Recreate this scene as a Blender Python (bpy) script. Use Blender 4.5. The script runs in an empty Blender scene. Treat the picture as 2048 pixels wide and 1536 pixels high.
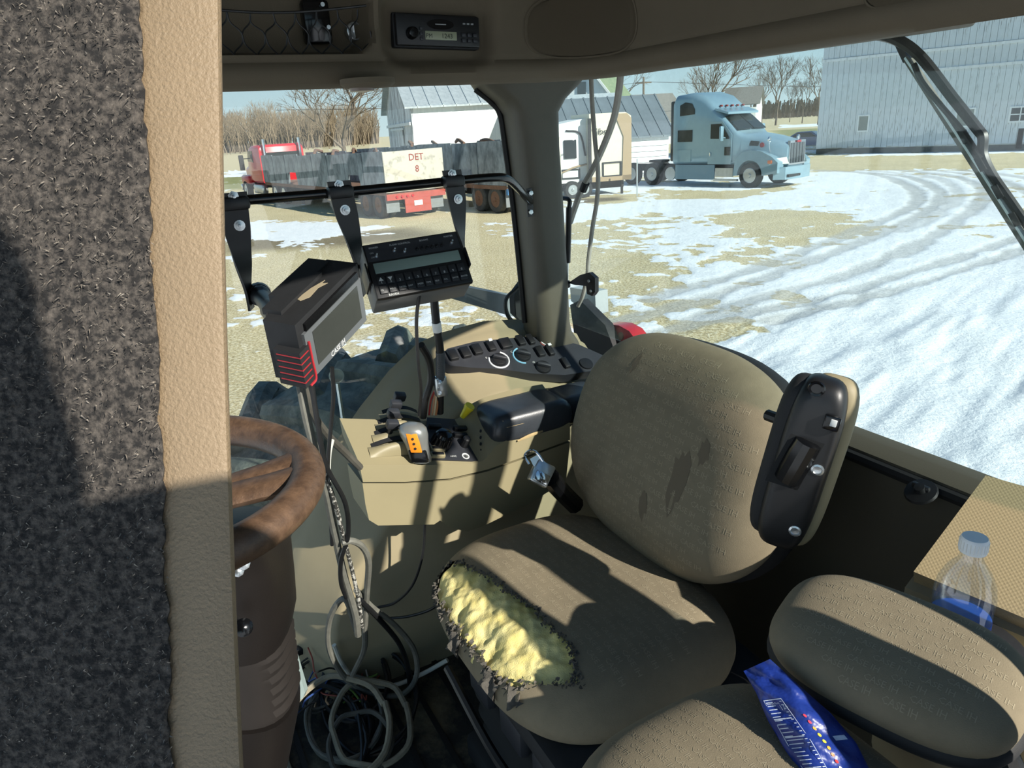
import bpy, bmesh, math, random
import numpy as np
from mathutils import Vector, Matrix
random.seed(7)
rad = math.radians
scene = bpy.context.scene
COL = scene.collection

# ---------------------------------------------------------------- camera, sky, sun, exposure
FPX, CX, CY = 1430.0, 1024.0, 768.0            # focal length in pixels of the 2048x1536 frame
PITCH, ROLL, EYE = rad(19.7), rad(3.4), 3.0
CAM = Vector((0, 0, EYE))
_F = Vector((0, math.cos(PITCH), -math.sin(PITCH)))
_Y0 = Vector((0, math.sin(PITCH), math.cos(PITCH)))
_X0 = Vector((1, 0, 0))
_R = math.cos(ROLL) * _X0 - math.sin(ROLL) * _Y0
_U = math.sin(ROLL) * _X0 + math.cos(ROLL) * _Y0
cam_data = bpy.data.cameras.new('camera')
cam_data.sensor_width = 36.0
cam_data.lens = 36.0 * FPX / 2048.0
cam_data.clip_start, cam_data.clip_end = 0.02, 3000
cam = bpy.data.objects.new('camera', cam_data)
COL.objects.link(cam)
m3 = Matrix((_R, _U, -_F)).transposed()
cam.matrix_world = Matrix.Translation(CAM) @ m3.to_4x4()
scene.camera = cam

SUN_AZ, SUN_EL = rad(46), rad(30)              # sun stands behind the photographer, to the right
SUN = Vector((math.sin(SUN_AZ) * math.cos(SUN_EL), -math.cos(SUN_AZ) * math.cos(SUN_EL), math.sin(SUN_EL)))
world = bpy.data.worlds.new('sky')
scene.world = world
world.use_nodes = True
wn = world.node_tree.nodes
bg = wn['Background']
wl_n = world.node_tree.links
w_tc = wn.new('ShaderNodeTexCoord'); w_sep = wn.new('ShaderNodeSeparateXYZ'); w_rmp = wn.new('ShaderNodeValToRGB')
wl_n.new(w_tc.outputs['Generated'], w_sep.inputs[0]); wl_n.new(w_sep.outputs['Z'], w_rmp.inputs[0])
w_e = w_rmp.color_ramp.elements                # clear winter sky: pale at the horizon, deeper blue overhead
w_e[0].position = 0.0; w_e[0].color = (0.90, 1.08, 1.13, 1)
w_e[1].position = 1.0; w_e[1].color = (0.08, 0.20, 0.45, 1)
for p_, c_ in ((0.07, (0.74, 1.0, 1.12, 1)), (0.18, (0.46, 0.76, 0.96, 1)), (0.45, (0.16, 0.34, 0.60, 1))):
    e_ = w_e.new(p_); e_.color = c_
wl_n.new(w_rmp.outputs[0], bg.inputs['Color'])
bg.inputs['Strength'].default_value = 0.6
sun_data = bpy.data.lights.new('sun', 'SUN')
sun_data.energy = 5.8
sun_data.angle = rad(0.6)
sun_data.color = (1.0, 0.95, 0.86)
sun = bpy.data.objects.new('sun', sun_data)
COL.objects.link(sun)
sun.rotation_euler = SUN.to_track_quat('Z', 'Y').to_euler()
vs = scene.view_settings
vs.view_transform = 'Standard'
vs.look = 'None'
vs.gamma = 1.0
vs.use_curve_mapping = False
vs.exposure = 0.38

# ---------------------------------------------------------------- measuring helpers
def ray(px, py): return _F + _R * ((px - CX) / FPX) + _U * ((CY - py) / FPX)
def P(px, py, d): return CAM + ray(px, py) * d                    # a point d metres down the view axis
def G(px, py, z=0.0):
    r = ray(px, py); return CAM + r * ((z - EYE) / r.z)
YAW = rad(27)                                                      # the tractor stands 27 degrees off the view axis
VV = Vector((-math.sin(YAW), math.cos(YAW), 0))                    # across the cab, towards the far side
UU = Vector((math.cos(YAW), math.sin(YAW), 0))                     # towards the rear of the tractor
ZZ = Vector((0, 0, 1))
def C(u, v, z): return UU * u + VV * v + ZZ * z                    # cab coordinates
def uvz(p): return p.dot(UU), p.dot(VV), p.z
def onp(px, py, p0, n):
    r = ray(px, py); return CAM + r * ((p0 - CAM).dot(n) / r.dot(n))
def onv(px, py, v): return onp(px, py, C(0, v, 0), VV)
def onu(px, py, u): return onp(px, py, C(u, 0, 0), UU)
def onz(px, py, z): return onp(px, py, Vector((0, 0, z)), ZZ)

# ---------------------------------------------------------------- materials
def lin(h):
    h = h.lstrip('#'); o = []
    for i in (0, 2, 4):
        c = int(h[i:i + 2], 16) / 255
        o.append(c / 12.92 if c <= 0.04045 else ((c + 0.055) / 1.055) ** 2.4)
    return tuple(o)
MATS = {}
def mat(name, col, rough=0.6, metal=0.0, var=0.0, vscale=30.0, bump=0.0, bscale=200.0, spec=0.5, col2=None, stretch=(1, 1, 1), sharp=None, coat=0.0):
    """procedural material: colour (mixed with col2 by noise), fine relief by noise bump"""
    if name in MATS: return MATS[name]
    m = bpy.data.materials.new(name); m.use_nodes = True; MATS[name] = m
    nt = m.node_tree; N = nt.nodes; L = nt.links
    b = N['Principled BSDF']
    c = lin(col) if isinstance(col, str) else col
    b.inputs['Base Color'].default_value = (*c, 1)
    b.inputs['Roughness'].default_value = rough
    b.inputs['Metallic'].default_value = metal
    b.inputs['Specular IOR Level'].default_value = spec
    b.inputs['Coat Weight'].default_value = coat
    if var > 0 or bump > 0 or col2:
        tc = N.new('ShaderNodeTexCoord'); mp = N.new('ShaderNodeMapping')
        mp.inputs['Scale'].default_value = stretch
        L.new(tc.outputs['Object'], mp.inputs[0])
    if var > 0 or col2:
        n = N.new('ShaderNodeTexNoise'); n.inputs['Scale'].default_value = vscale
        n.inputs['Detail'].default_value = 6; n.inputs['Roughness'].default_value = 0.65
        L.new(mp.outputs[0], n.inputs['Vector'])
        r = N.new('ShaderNodeValToRGB')
        if col2:
            a = c; z = lin(col2) if isinstance(col2, str) else col2
        else:
            a = tuple(x * (1 - var) for x in c); z = tuple(min(1, x * (1 + var)) for x in c)
        lo, hi = sharp or (0.3, 0.7)
        r.color_ramp.elements[0].position = lo; r.color_ramp.elements[0].color = (*a, 1)
        r.color_ramp.elements[1].position = hi; r.color_ramp.elements[1].color = (*z, 1)
        L.new(n.outputs['Fac'], r.inputs[0]); L.new(r.outputs[0], b.inputs['Base Color'])
    if bump > 0:
        n2 = N.new('ShaderNodeTexNoise'); n2.inputs['Scale'].default_value = bscale
        n2.inputs['Detail'].default_value = 3
        L.new(mp.outputs[0], n2.inputs['Vector'])
        bp = N.new('ShaderNodeBump'); bp.inputs['Strength'].default_value = bump
        bp.inputs['Distance'].default_value = 0.5 / bscale
        L.new(n2.outputs['Fac'], bp.inputs['Height']); L.new(bp.outputs[0], b.inputs['Normal'])
    return m
def glass_mat(name, tint, gloss=0.06, dirt=0.0):
    m = bpy.data.materials.new(name); m.use_nodes = True; MATS[name] = m
    nt = m.node_tree; N = nt.nodes; L = nt.links
    for n in list(N): N.remove(n)
    o = N.new('ShaderNodeOutputMaterial'); t = N.new('ShaderNodeBsdfTransparent'); g = N.new('ShaderNodeBsdfGlossy')
    t.inputs[0].default_value = (*tint, 1); g.inputs['Roughness'].default_value = 0.02
    mx = N.new('ShaderNodeMixShader'); mx.inputs[0].default_value = gloss
    L.new(t.outputs[0], mx.inputs[1]); L.new(g.outputs[0], mx.inputs[2])
    last = mx
    if dirt > 0:
        d = N.new('ShaderNodeBsdfDiffuse'); d.inputs[0].default_value = (0.8, 0.8, 0.78, 1)
        tc = N.new('ShaderNodeTexCoord'); n = N.new('ShaderNodeTexNoise'); n.inputs['Scale'].default_value = 90
        n.inputs['Detail'].default_value = 8
        r = N.new('ShaderNodeMapRange'); r.inputs[1].default_value = 0.4; r.inputs[2].default_value = 0.8
        r.inputs[3].default_value = dirt * 0.5; r.inputs[4].default_value = dirt * 2.5
        L.new(tc.outputs['Object'], n.inputs['Vector']); L.new(n.outputs['Fac'], r.inputs[0])
        m2 = N.new('ShaderNodeMixShader'); L.new(r.outputs[0], m2.inputs[0])
        L.new(mx.outputs[0], m2.inputs[1]); L.new(d.outputs[0], m2.inputs[2]); last = m2
    L.new(last.outputs[0], o.inputs[0])
    return m

BEIGE = mat('beige moulded plastic', '#91866a', 0.62, var=0.05, vscale=9, bump=0.25, bscale=900)
HEADL = mat('headliner plastic', '#5c5242', 0.8, var=0.05, vscale=9, bump=0.5, bscale=700)
BLK = mat('black plastic', '#17181a', 0.42, var=0.15, vscale=40, bump=0.12, bscale=900)
BLKM = mat('matte black plastic', '#1b1c1e', 0.7, var=0.2, vscale=30, bump=0.3, bscale=700)
BLKG = mat('glossy black', '#0d0e10', 0.16)
DGREY = mat('dark grey panel', '#2c2e33', 0.5, var=0.1, vscale=30, bump=0.15, bscale=900)
RUBBER = mat('black rubber', '#141414', 0.75, var=0.2, vscale=20)
STEEL = mat('zinc bolt steel', '#c9ced0', 0.28, 0.9, var=0.1, vscale=60)
WHITE = mat('white paint', '#e8e8e4', 0.5)
CABLE = mat('black cable sheath', '#1a1b1c', 0.45, var=0.25, vscale=60)
CONDUIT = mat('dusty split conduit', '#4d4b44', 0.7, var=0.3, vscale=25)

# ---------------------------------------------------------------- mesh builder
ORI = {}
class M:
    def __init__(s): s.v = []; s.f = []
    def add(s, vs_, fs_):
        o = len(s.v); s.v += [Vector(p) for p in vs_]; s.f += [tuple(i + o for i in f) for f in fs_]; return s
    def merge(s, other): return s.add(other.v, other.f)
    def box(s, c, size, ax=None, bev=0.0, seg=2):
        X, Y, Z = ax or (UU, VV, ZZ); c = Vector(c); h = [x / 2 for x in size]
        if bev <= 0:
            vs_ = [c + X * (i * h[0]) + Y * (j * h[1]) + Z * (k * h[2]) for k in (-1, 1) for j in (-1, 1) for i in (-1, 1)]
            return s.add(vs_, [(0, 2, 3, 1), (4, 5, 7, 6), (0, 1, 5, 4), (2, 6, 7, 3), (0, 4, 6, 2), (1, 3, 7, 5)])
        bm = bmesh.new(); bmesh.ops.create_cube(bm, size=1)
        for v in bm.verts: v.co = Vector((v.co.x * size[0], v.co.y * size[1], v.co.z * size[2]))
        bmesh.ops.bevel(bm, geom=bm.edges[:], offset=min(bev, min(size) * 0.49), segments=seg, profile=0.5, affect='EDGES', clamp_overlap=True)
        bm.verts.index_update()
        s.add([c + X * v.co.x + Y * v.co.y + Z * v.co.z for v in bm.verts], [[v.index for v in f.verts] for f in bm.faces])
        bm.free(); return s
    def prism(s, poly, d, bev=0.0, seg=2):
        """polygon (list of points) pushed along vector d; optional bevel of all edges"""
        n = len(poly); a = [Vector(p) for p in poly]; d = Vector(d); b = [p + d for p in a]
        nrm = Vector((0, 0, 0))
        for i in range(n): nrm += a[i].cross(a[(i + 1) % n])
        flip = nrm.dot(d) > 0
        fs_ = [tuple(range(n)), tuple(range(2 * n - 1, n - 1, -1))] + [(i + n, (i + 1) % n + n, (i + 1) % n, i) for i in range(n)]
        if flip: fs_ = [tuple(reversed(f)) for f in fs_]
        if bev <= 0: return s.add(a + b, fs_)
        bm = bmesh.new(); vv = [bm.verts.new(p) for p in a + b]
        for f in fs_: bm.faces.new([vv[i] for i in f])
        es = [e for e in bm.edges if len(e.link_faces) == 2 and e.calc_face_angle(0) > 0.5]
        bmesh.ops.bevel(bm, geom=es, offset=bev, segments=seg, profile=0.5, affect='EDGES', clamp_overlap=True)
        bm.verts.index_update()
        s.add([v.co.copy() for v in bm.verts], [[v.index for v in f.verts] for f in bm.faces]); bm.free(); return s
    def rings(s, rs, closed=True, cap0=True, cap1=True):
        n = len(rs[0]); o = len(s.v)
        for r in rs: s.v += [Vector(p) for p in r]
        m = n if closed else n - 1
        for k in range(len(rs) - 1):
            for i in range(m):
                j = (i + 1) % n
                s.f.append((o + k * n + i, o + k * n + j, o + (k + 1) * n + j, o + (k + 1) * n + i))
        if closed and cap0: s.f.append(tuple(o + i for i in range(n - 1, -1, -1)))
        if closed and cap1: s.f.append(tuple(o + (len(rs) - 1) * n + i for i in range(n)))
        return s
    def tube(s, pts, r, n=8, smooth=True, closed=False, sub=6):
        pts = [Vector(p) for p in pts]
        if smooth and len(pts) > 2: pts = spline(pts, sub, closed)
        k = len(pts); rr = r if callable(r) else (lambda t: r)
        t0 = (pts[1] - pts[0]).normalized(); up = t0.orthogonal().normalized(); rs = []
        for i, p in enumerate(pts):
            if closed: t = (pts[(i + 1) % k] - pts[i - 1])
            else: t = pts[min(i + 1, k - 1)] - pts[max(i - 1, 0)]
            if t.length < 1e-9: t = t0
            t.normalize(); up = (up - t * up.dot(t))
            if up.length < 1e-6: up = t.orthogonal()
            up.normalize(); w = t.cross(up); q = rr(i / max(1, k - 1))
            rs.append([p + (up * math.cos(2 * math.pi * j / n) + w * math.sin(2 * math.pi * j / n)) * q for j in range(n)])
        if closed:
            rs.append(rs[0]); return s.rings(rs, cap0=False, cap1=False)
        return s.rings(rs)
    def lathe(s, p0, ax, prof, n=20):
        """prof: list of (radius, height along ax)"""
        ax = Vector(ax).normalized(); a = ax.orthogonal().normalized(); b = ax.cross(a)
        rs = [[Vector(p0) + ax * h + (a * math.cos(2 * math.pi * j / n) + b * math.sin(2 * math.pi * j / n)) * max(r, 1e-5) for j in range(n)] for r, h in prof]
        return s.rings(rs)
    def cyl(s, p0, p1, r, n=14, r2=None):
        d = Vector(p1) - Vector(p0); return s.lathe(p0, d, [(r, 0), (r if r2 is None else r2, d.length)], n)
    def grid(s, fn, nu, nv):
        o = len(s.v)
        for j in range(nv + 1):
            for i in range(nu + 1): s.v.append(Vector(fn(i / nu, j / nv)))
        for j in range(nv):
            for i in range(nu):
                a = o + j * (nu + 1) + i; s.f.append((a, a + 1, a + nu + 2, a + nu + 1))
        return s
    def obj(s, name, material, parent=None, smooth=True, origin=None, angle=35, kind=None):
        lo = Vector((min(p[i] for p in s.v) for i in range(3))); hi = Vector((max(p[i] for p in s.v) for i in range(3)))
        org = origin if origin is not None else Vector(((lo.x + hi.x) / 2, (lo.y + hi.y) / 2, lo.z))
        me = bpy.data.meshes.new(name)
        me.from_pydata([p - org for p in s.v], [], s.f)
        if smooth:
            me.polygons.foreach_set('use_smooth', [True] * len(me.polygons)); me.set_sharp_from_angle(angle=rad(angle))
        me.update()
        return put(name, me, material, parent, org, kind)
def put(name, me, material, parent, org, kind=None):
    if material is not None and not me.materials: me.materials.append(material)
    o = bpy.data.objects.new(name, me); COL.objects.link(o)
    ORI[o.name] = Vector(org)
    if parent is not None:
        o.parent = parent; o.location = Vector(org) - ORI[parent.name]
    else: o.location = org
    if kind: o['kind'] = kind
    return o
def spline(p, sub=6, closed=False):
    o = []; n = len(p); rng = range(n) if closed else range(n - 1)
    for i in rng:
        a = p[(i - 1) % n] if (closed or i > 0) else p[0] * 2 - p[1]
        b = p[i]; c = p[(i + 1) % n]
        d = p[(i + 2) % n] if (closed or i + 2 < n) else c * 2 - b
        for k in range(sub):
            t = k / sub
            o.append(0.5 * ((2 * b) + (c - a) * t + (2 * a - 5 * b + 4 * c - d) * t * t + (3 * b - a - 3 * c + d) * t ** 3))
    if not closed: o.append(p[-1])
    return o
def thing(name, label, cat, loc, group=None):
    o = bpy.data.objects.new(name, None); COL.objects.link(o); o.location = loc; o.empty_display_size = 0.05
    ORI[o.name] = Vector(loc); return tag(o, label, cat, group)
def tag(o, label, cat, group=None):
    o['label'] = label; o['category'] = cat
    if group: o['group'] = group
    return o
def struct(o, label=None):
    o['kind'] = 'structure'
    if label: o['label'] = label
    return o
def share(src, parent, org, name=None):
    """another piece that shares src's mesh"""
    return put(name or src.data.name, src.data, None, parent, org)
_tc = {}
def text_mesh(body, res=2):
    if (body, res) in _tc: return _tc[(body, res)]
    cu = bpy.data.curves.new('lettering', 'FONT'); cu.body = body; cu.size = 1; cu.resolution_u = res
    o = bpy.data.objects.new('lettering', cu); COL.objects.link(o)
    dg = bpy.context.evaluated_depsgraph_get(); me = o.evaluated_get(dg).to_mesh()
    vs_ = [(v.co.x, v.co.y) for v in me.vertices]; fs_ = [tuple(p.vertices) for p in me.polygons]
    o.evaluated_get(dg).to_mesh_clear(); bpy.data.objects.remove(o); bpy.data.curves.remove(cu)
    w = max(x for x, y in vs_); _tc[(body, res)] = (vs_, fs_, w); return _tc[(body, res)]
def text(m, body, org, ex, ey, h, lift=0.0, center=False, squeeze=1.0, res=2):
    """letters laid on a surface: ex reading direction, ey up, h capital height"""
    vs_, fs_, w = text_mesh(body, res); k = h / 0.7; ex = ex.normalized(); ey = ey.normalized(); n = ex.cross(ey)
    sh = w / 2 if center else 0
    m.add([org + ex * ((x - sh) * k * squeeze) + ey * (y * k) + n * lift for x, y in vs_], fs_); return m
class Quad:
    """a flat face measured by three corners; at(s,t) with s to the right and t downwards, 0..1"""
    def __init__(s, TL, TR, BL):
        s.o = Vector(TL); s.ex = Vector(TR) - s.o; s.ey = Vector(BL) - s.o
        s.w = s.ex.length; s.X = s.ex.normalized(); s.n = s.ey.cross(s.ex).normalized()
        if s.n.dot(CAM - s.o) < 0: s.n = -s.n
        s.Y = s.n.cross(s.X).normalized()
        s.h = abs(s.ey.dot(s.Y))
    def at(s, a, b, lift=0.0): return s.o + s.X * (a * s.w) - s.Y * (b * s.h) + s.n * lift
    def box(s, m, a0, a1, b0, b1, z0, z1, bev=0.0, seg=2):
        c = s.at((a0 + a1) / 2, (b0 + b1) / 2, (z0 + z1) / 2)
        return m.box(c, ((a1 - a0) * s.w, (b1 - b0) * s.h, z1 - z0), (s.X, s.Y, s.n), bev, seg)
    def text(s, m, body, a, b, h, lift=0.0006, center=False, squeeze=1.0): 
        return text(m, body, s.at(a, b, lift), s.X, s.Y, h, 0, center, squeeze)
class Pad:
    """cushion: superellipse outline in the (ex,ey) plane, domed towards ez"""
    def __init__(s, o, ex, ey, ez, a, b, up, dn, n=3.2, p=3.0, q=2.2, extra=None, warp=None):
        s.o = Vector(o); s.ex, s.ey, s.ez = ex.normalized(), ey.normalized(), ez.normalized(); s.a, s.b = a, b
        s.up, s.dn, s.n, s.p, s.q = up, dn, n, p, q; s.extra = extra or (lambda x, y: 0.0); s.warp = warp or (lambda x, y: (x, y))
    def rho(s, x, y): return (abs(x / s.a) ** s.n + abs(y / s.b) ** s.n) ** (1 / s.n)
    def hgt(s, x, y, side=1):
        r = min(1.0, s.rho(x, y)); return (s.up if side > 0 else -s.dn) * (max(0.0, 1 - r ** s.p)) ** (1 / s.q)
    def pt(s, x, y, side=1, lift=0.0):
        h = s.hgt(x, y, side) + (s.extra(x / s.a, y / s.b) * (1 - min(1, s.rho(x, y)) ** 6) if side > 0 else 0) + lift
        X, Y = s.warp(x, y)
        return s.o + s.ex * X + s.ey * Y + s.ez * h
    def mesh(s, na=64, nr=22, skip=None):
        m = M(); idx = []
        def ring(r, side):
            out = []
            for j in range(na):
                t = 2 * math.pi * j / na; c, d = math.cos(t), math.sin(t)
                k = r / ((abs(c / s.a) ** s.n + abs(d / s.b) ** s.n) ** (1 / s.n))
                out.append((c * k, d * k))
            return out
        rads = [math.sin(math.pi / 2 * (i + 1) / nr) for i in range(nr)]
        top = [ring(r, 1) for r in rads]
        m.v = [s.pt(0, 0)]
        for R in top: m.v += [s.pt(x, y) for x, y in R]
        low = [ring(r, -1) for r in (0.985, 0.94, 0.8, 0.5)]
        for R in low: m.v += [s.pt(x, y, -1) for x, y in R]
        tot = nr + len(low)
        centers = [(0, 0)] + [p for R in top for p in R]
        for j in range(na):
            k = (j + 1) % na; m.f.append((0, 1 + j, 1 + k))
        for i in range(tot - 1):
            for j in range(na):
                k = (j + 1) % na; a = 1 + i * na + j; b = 1 + i * na + k
                if skip and i < nr - 1:
                    xs = [centers[q] for q in (a, b, a + na, b + na)]
                    if skip(sum(x for x, _ in xs) / 4, sum(y for _, y in xs) / 4): continue
                m.f.append((a, a + na, b + na, b))
        o = 1 + (tot - 1) * na; m.f.append(tuple(o + j for j in range(na)))
        return m
    def letters(s, body, h, rows, cols, x0, y0, dx, dy, lift=0.0012, skip=None, lim=0.93, stag=0.5):
        """woven lettering that follows the pad"""
        m = M(); vs_, fs_, w = text_mesh(body, 1); k = h / 0.7
        for r in range(rows):
            for c in range(cols):
                bx = x0 + c * dx + (r % 2) * dx * stag; by = y0 + r * dy
                q = [(bx + x * k, by + y * k) for x, y in vs_]
                if any(s.rho(x, y) > lim for x, y in q) or (skip and any(skip(x, y) for x, y in q[::6])): continue
                m.add([s.pt(x, y, 1, lift) for x, y in q], fs_)
        return m
def inpoly(x, y, P_):
    c = False; n = len(P_); j = n - 1
    for i in range(n):
        xi, yi = P_[i]; xj, yj = P_[j]
        if (yi > y) != (yj > y) and x < (xj - xi) * (y - yi) / (yj - yi) + xi: c = not c
        j = i
    return c

# ================================================================ THE YARD
def vnoise(x, y, seed=0):
    xi = np.floor(x).astype(np.int64); yi = np.floor(y).astype(np.int64); xf = x - xi; yf = y - yi
    def h(a, b):
        n = (a * 374761393 + b * 668265263 + seed * 144665) & 0x7fffffff
        n = ((n ^ (n >> 13)) * 1274126177) & 0x7fffffff
        return ((n ^ (n >> 16)) & 0xffff) / 65535.0
    sx = xf * xf * (3 - 2 * xf); sy = yf * yf * (3 - 2 * yf)
    return (h(xi, yi) * (1 - sx) + h(xi + 1, yi) * sx) * (1 - sy) + (h(xi, yi + 1) * (1 - sx) + h(xi + 1, yi + 1) * sx) * sy
def fbm(x, y, o=4, seed=0):
    t = 0; a = 0.5; s = 0
    for k in range(o):
        t = t + a * vnoise(x * 2 ** k, y * 2 ** k, seed + k); s += a; a *= 0.55
    return t / s
def sst(a, b, x):
    t = np.clip((x - a) / (b - a), 0, 1); return t * t * (3 - 2 * t)
def polymask(X, Y, px, soft=0.6):
    """ground polygon given by measured outline; soft signed distance"""
    pts = [G(*p) for p in px]; n = len(pts); ins = np.zeros(X.shape, bool); dist = np.full(X.shape, 1e9)
    j = n - 1
    for i in range(n):
        xi, yi, xj, yj = pts[i].x, pts[i].y, pts[j].x, pts[j].y
        c = ((yi > Y) != (yj > Y)) & (X < (xj - xi) * (Y - yi) / (yj - yi + 1e-12) + xi); ins ^= c
        ex, ey = xj - xi, yj - yi; t = np.clip(((X - xi) * ex + (Y - yi) * ey) / (ex * ex + ey * ey), 0, 1)
        dist = np.minimum(dist, np.hypot(X - xi - t * ex, Y - yi - t * ey)); j = i
    sd = np.where(ins, dist, -dist); return sst(-soft, soft, sd)
def line_d(X, Y, px):
    pts = [G(*p) for p in px]; pts = spline(pts, 8); d = np.full(X.shape, 1e9)
    for a, b in zip(pts[:-1], pts[1:]):
        ex, ey = b.x - a.x, b.y - a.y; t = np.clip(((X - a.x) * ex + (Y - a.y) * ey) / (ex * ex + ey * ey + 1e-9), 0, 1)
        d = np.minimum(d, np.hypot(X - a.x - t * ex, Y - a.y - t * ey))
    return d
def make_ground():
    az = np.concatenate([np.linspace(-48, 48, 640), np.linspace(52, 308, 60)]) * math.pi / 180
    r = np.concatenate([np.geomspace(0.6, 3, 12)[:-1], np.geomspace(3, 90, 420)[:-1], np.geomspace(90, 1500, 50)])
    A, Rr = np.meshgrid(az, r); X = Rr * np.sin(A); Y = Rr * np.cos(A); na, nr = len(az), len(r)
    deg = np.degrees(A)
    big = fbm(X / 3.2, Y / 3.2, 4, 3); fine = fbm(X / 0.7, Y / 0.7, 3, 9); vf = fbm(X / 0.22, Y / 0.22, 2, 17)
    # how much of the ground still lies under snow
    lev = 0.22 + 0.28 * sst(-1.5, 3.5, deg) + 0.15 * sst(6, 17, deg)
    lev = lev + 0.75 * sst(13.0, 9.5, Rr) * sst(12, 19, deg) + 0.5 * sst(21, 30, deg) * sst(22, 14, Rr)
    far = sst(60, 75, Rr); lev = lev * (1 - far) + 0.12 * far
    lev = np.where(deg > 48, 0.8, lev)
    def put_(mask, val):
        nonlocal lev
        lev = lev * (1 - mask) + val * mask
    put_(polymask(X, Y, [(1200, 395), (1480, 395), (1640, 352), (1800, 350), (1850, 385), (1790, 425), (1500, 428), (1300, 425), (1150, 440), (1140, 415)], 1.0), 0.8)
    put_(polymask(X, Y, [(1440, 432), (1560, 420), (1670, 428), (1700, 465), (1560, 502), (1440, 470)], 0.9), 0.22)
    put_(polymask(X, Y, [(1170, 500), (1330, 530), (1360, 560), (1250, 600), (1170, 585)], 0.6), 0.33)
    put_(polymask(X, Y, [(1200, 640), (1500, 640), (1600, 680), (1250, 700)], 0.4), 0.52)
    put_(polymask(X, Y, [(1590, 315), (2100, 306), (2100, 333), (1640, 341)], 1.2), 0.05)
    put_(polymask(X, Y, [(1300, 380), (1480, 382), (1620, 362), (1590, 378), (1480, 400), (1330, 398)], 0.5), 0.18)
    put_(polymask(X, Y, [(1130, 396), (1265, 388), (1280, 400), (1190, 412)], 0.5), 0.1)
    put_(polymask(X, Y, [(470, 436), (700, 452), (790, 452), (760, 470), (620, 478), (450, 482)], 1.0), 0.66)
    put_(polymask(X, Y, [(960, 445), (1070, 440), (1070, 470), (960, 468)], 0.8), 0.66)
    put_(polymask(X, Y, [(440, 342), (500, 342), (500, 352), (440, 354)], 2.0), 0.8)
    put_(polymask(X, Y, [(1560, 250), (1640, 247), (1640, 252), (1560, 256)], 2.0), 0.85)
    snow = sst(-0.10, 0.10, lev - 0.5 + (big - 0.5) * 0.8 + (fine - 0.5) * 0.75 + (vf - 0.5) * 0.4)
    # wheel tracks: grey slush
    tr = np.zeros(X.shape)
    arcs = [[(1560, 338), (1740, 348), (1818, 375), (1835, 400), (1800, 425), (1690, 470), (1500, 540), (1290, 600)],
            [(1640, 340), (1800, 352), (1868, 376), (1880, 398), (1850, 425), (1760, 468), (1600, 530), (1400, 600), (1250, 640)],
            [(1720, 340), (1860, 354), (1905, 374), (1912, 394), (1880, 425), (1800, 465)],
            [(1790, 340), (1900, 352), (1950, 370), (1965, 392), (1930, 430), (1850, 480), (1700, 545), (1560, 585), (1380, 640)],
            [(1850, 340), (1960, 352), (2030, 372), (2080, 400)], [(1920, 340), (2010, 350), (2090, 366)],
            [(2100, 455), (1900, 520), (1700, 580), (1500, 628), (1290, 668)], [(2100, 480), (1900, 548), (1700, 605), (1540, 645)]]
    for k, a in enumerate(arcs):
        d = line_d(X, Y, a); w = 0.34 if k < 6 else 0.26
        tr = np.maximum(tr, sst(w, w * 0.45, d + (fine - 0.5) * 0.35) * (0.85 if k != 2 else 0.6))
    tr *= (Rr < 60)
    mud = polymask(X, Y, [(450, 478), (640, 470), (820, 455), (900, 470), (700, 492), (450, 505)], 0.8) * 0.8
    mud = np.maximum(mud, polymask(X, Y, [(1140, 398), (1240, 394), (1250, 400), (1150, 408)], 0.4))  # the camper's cast shadow, painted into the ground with the mud tone
    green = polymask(X, Y, [(430, 352), (505, 352), (505, 378), (430, 380)], 2.0) + polymask(X, Y, [(1540, 262), (1650, 256), (1650, 270), (1560, 274)], 2.0)
    Z = (fine - 0.5) * 0.03 + snow * 0.02 - tr * snow * 0.03
    s_ = 0.7071; drift = fbm((X * s_ + Y * s_) / 2.6, (X * -s_ + Y * s_) / 0.5, 3, 40)
    Z = Z + (drift - 0.5) * 0.16 * sst(18, 9, Rr) * sst(10, 20, deg) * (deg < 60)
    Z = np.where(Rr > 75, 0, Z)
    me = bpy.data.meshes.new('ground')
    co = np.stack([X, Y, Z], -1).reshape(-1, 3); co = np.vstack([co, [[0, 0, 0]]])
    i = np.arange(na); j = np.arange(nr - 1); I, J = np.meshgrid(i, j); I2 = (I + 1) % na
    q = np.stack([J * na + I, J * na + I2, (J + 1) * na + I2, (J + 1) * na + I], -1).reshape(-1, 4)[:, ::-1]
    me.vertices.add(len(co)); me.vertices.foreach_set('co', co.ravel())
    nq = len(q); tri = np.stack([np.full(na, len(co) - 1), i, (i + 1) % na], -1)[:, ::-1]
    me.loops.add(nq * 4 + na * 3); me.loops.foreach_set('vertex_index', np.concatenate([q.ravel(), tri.ravel()]).astype(np.int32))
    me.polygons.add(nq + na)
    me.polygons.foreach_set('loop_start', np.concatenate([np.arange(nq) * 4, nq * 4 + np.arange(na) * 3]).astype(np.int32))
    me.polygons.foreach_set('use_smooth', np.ones(nq + na, bool))
    at = me.attributes.new('cover', 'FLOAT_VECTOR', 'POINT')
    cov = np.zeros((len(co), 3)); cov[:-1, 0] = snow.ravel(); cov[:-1, 1] = np.maximum(tr, 0).ravel(); cov[:-1, 2] = np.maximum(mud, -green).ravel()
    cov[:-1, 2] = np.where(green.ravel() > 0.05, -np.clip(green.ravel(), 0, 1), mud.ravel())
    at.data.foreach_set('vector', cov.astype(np.float32).ravel())
    me.update(); me.validate()
    m = bpy.data.materials.new('snowy stubble ground'); m.use_nodes = True; nt = m.node_tree; N = nt.nodes; L = nt.links; b = N['Principled BSDF']
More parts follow.
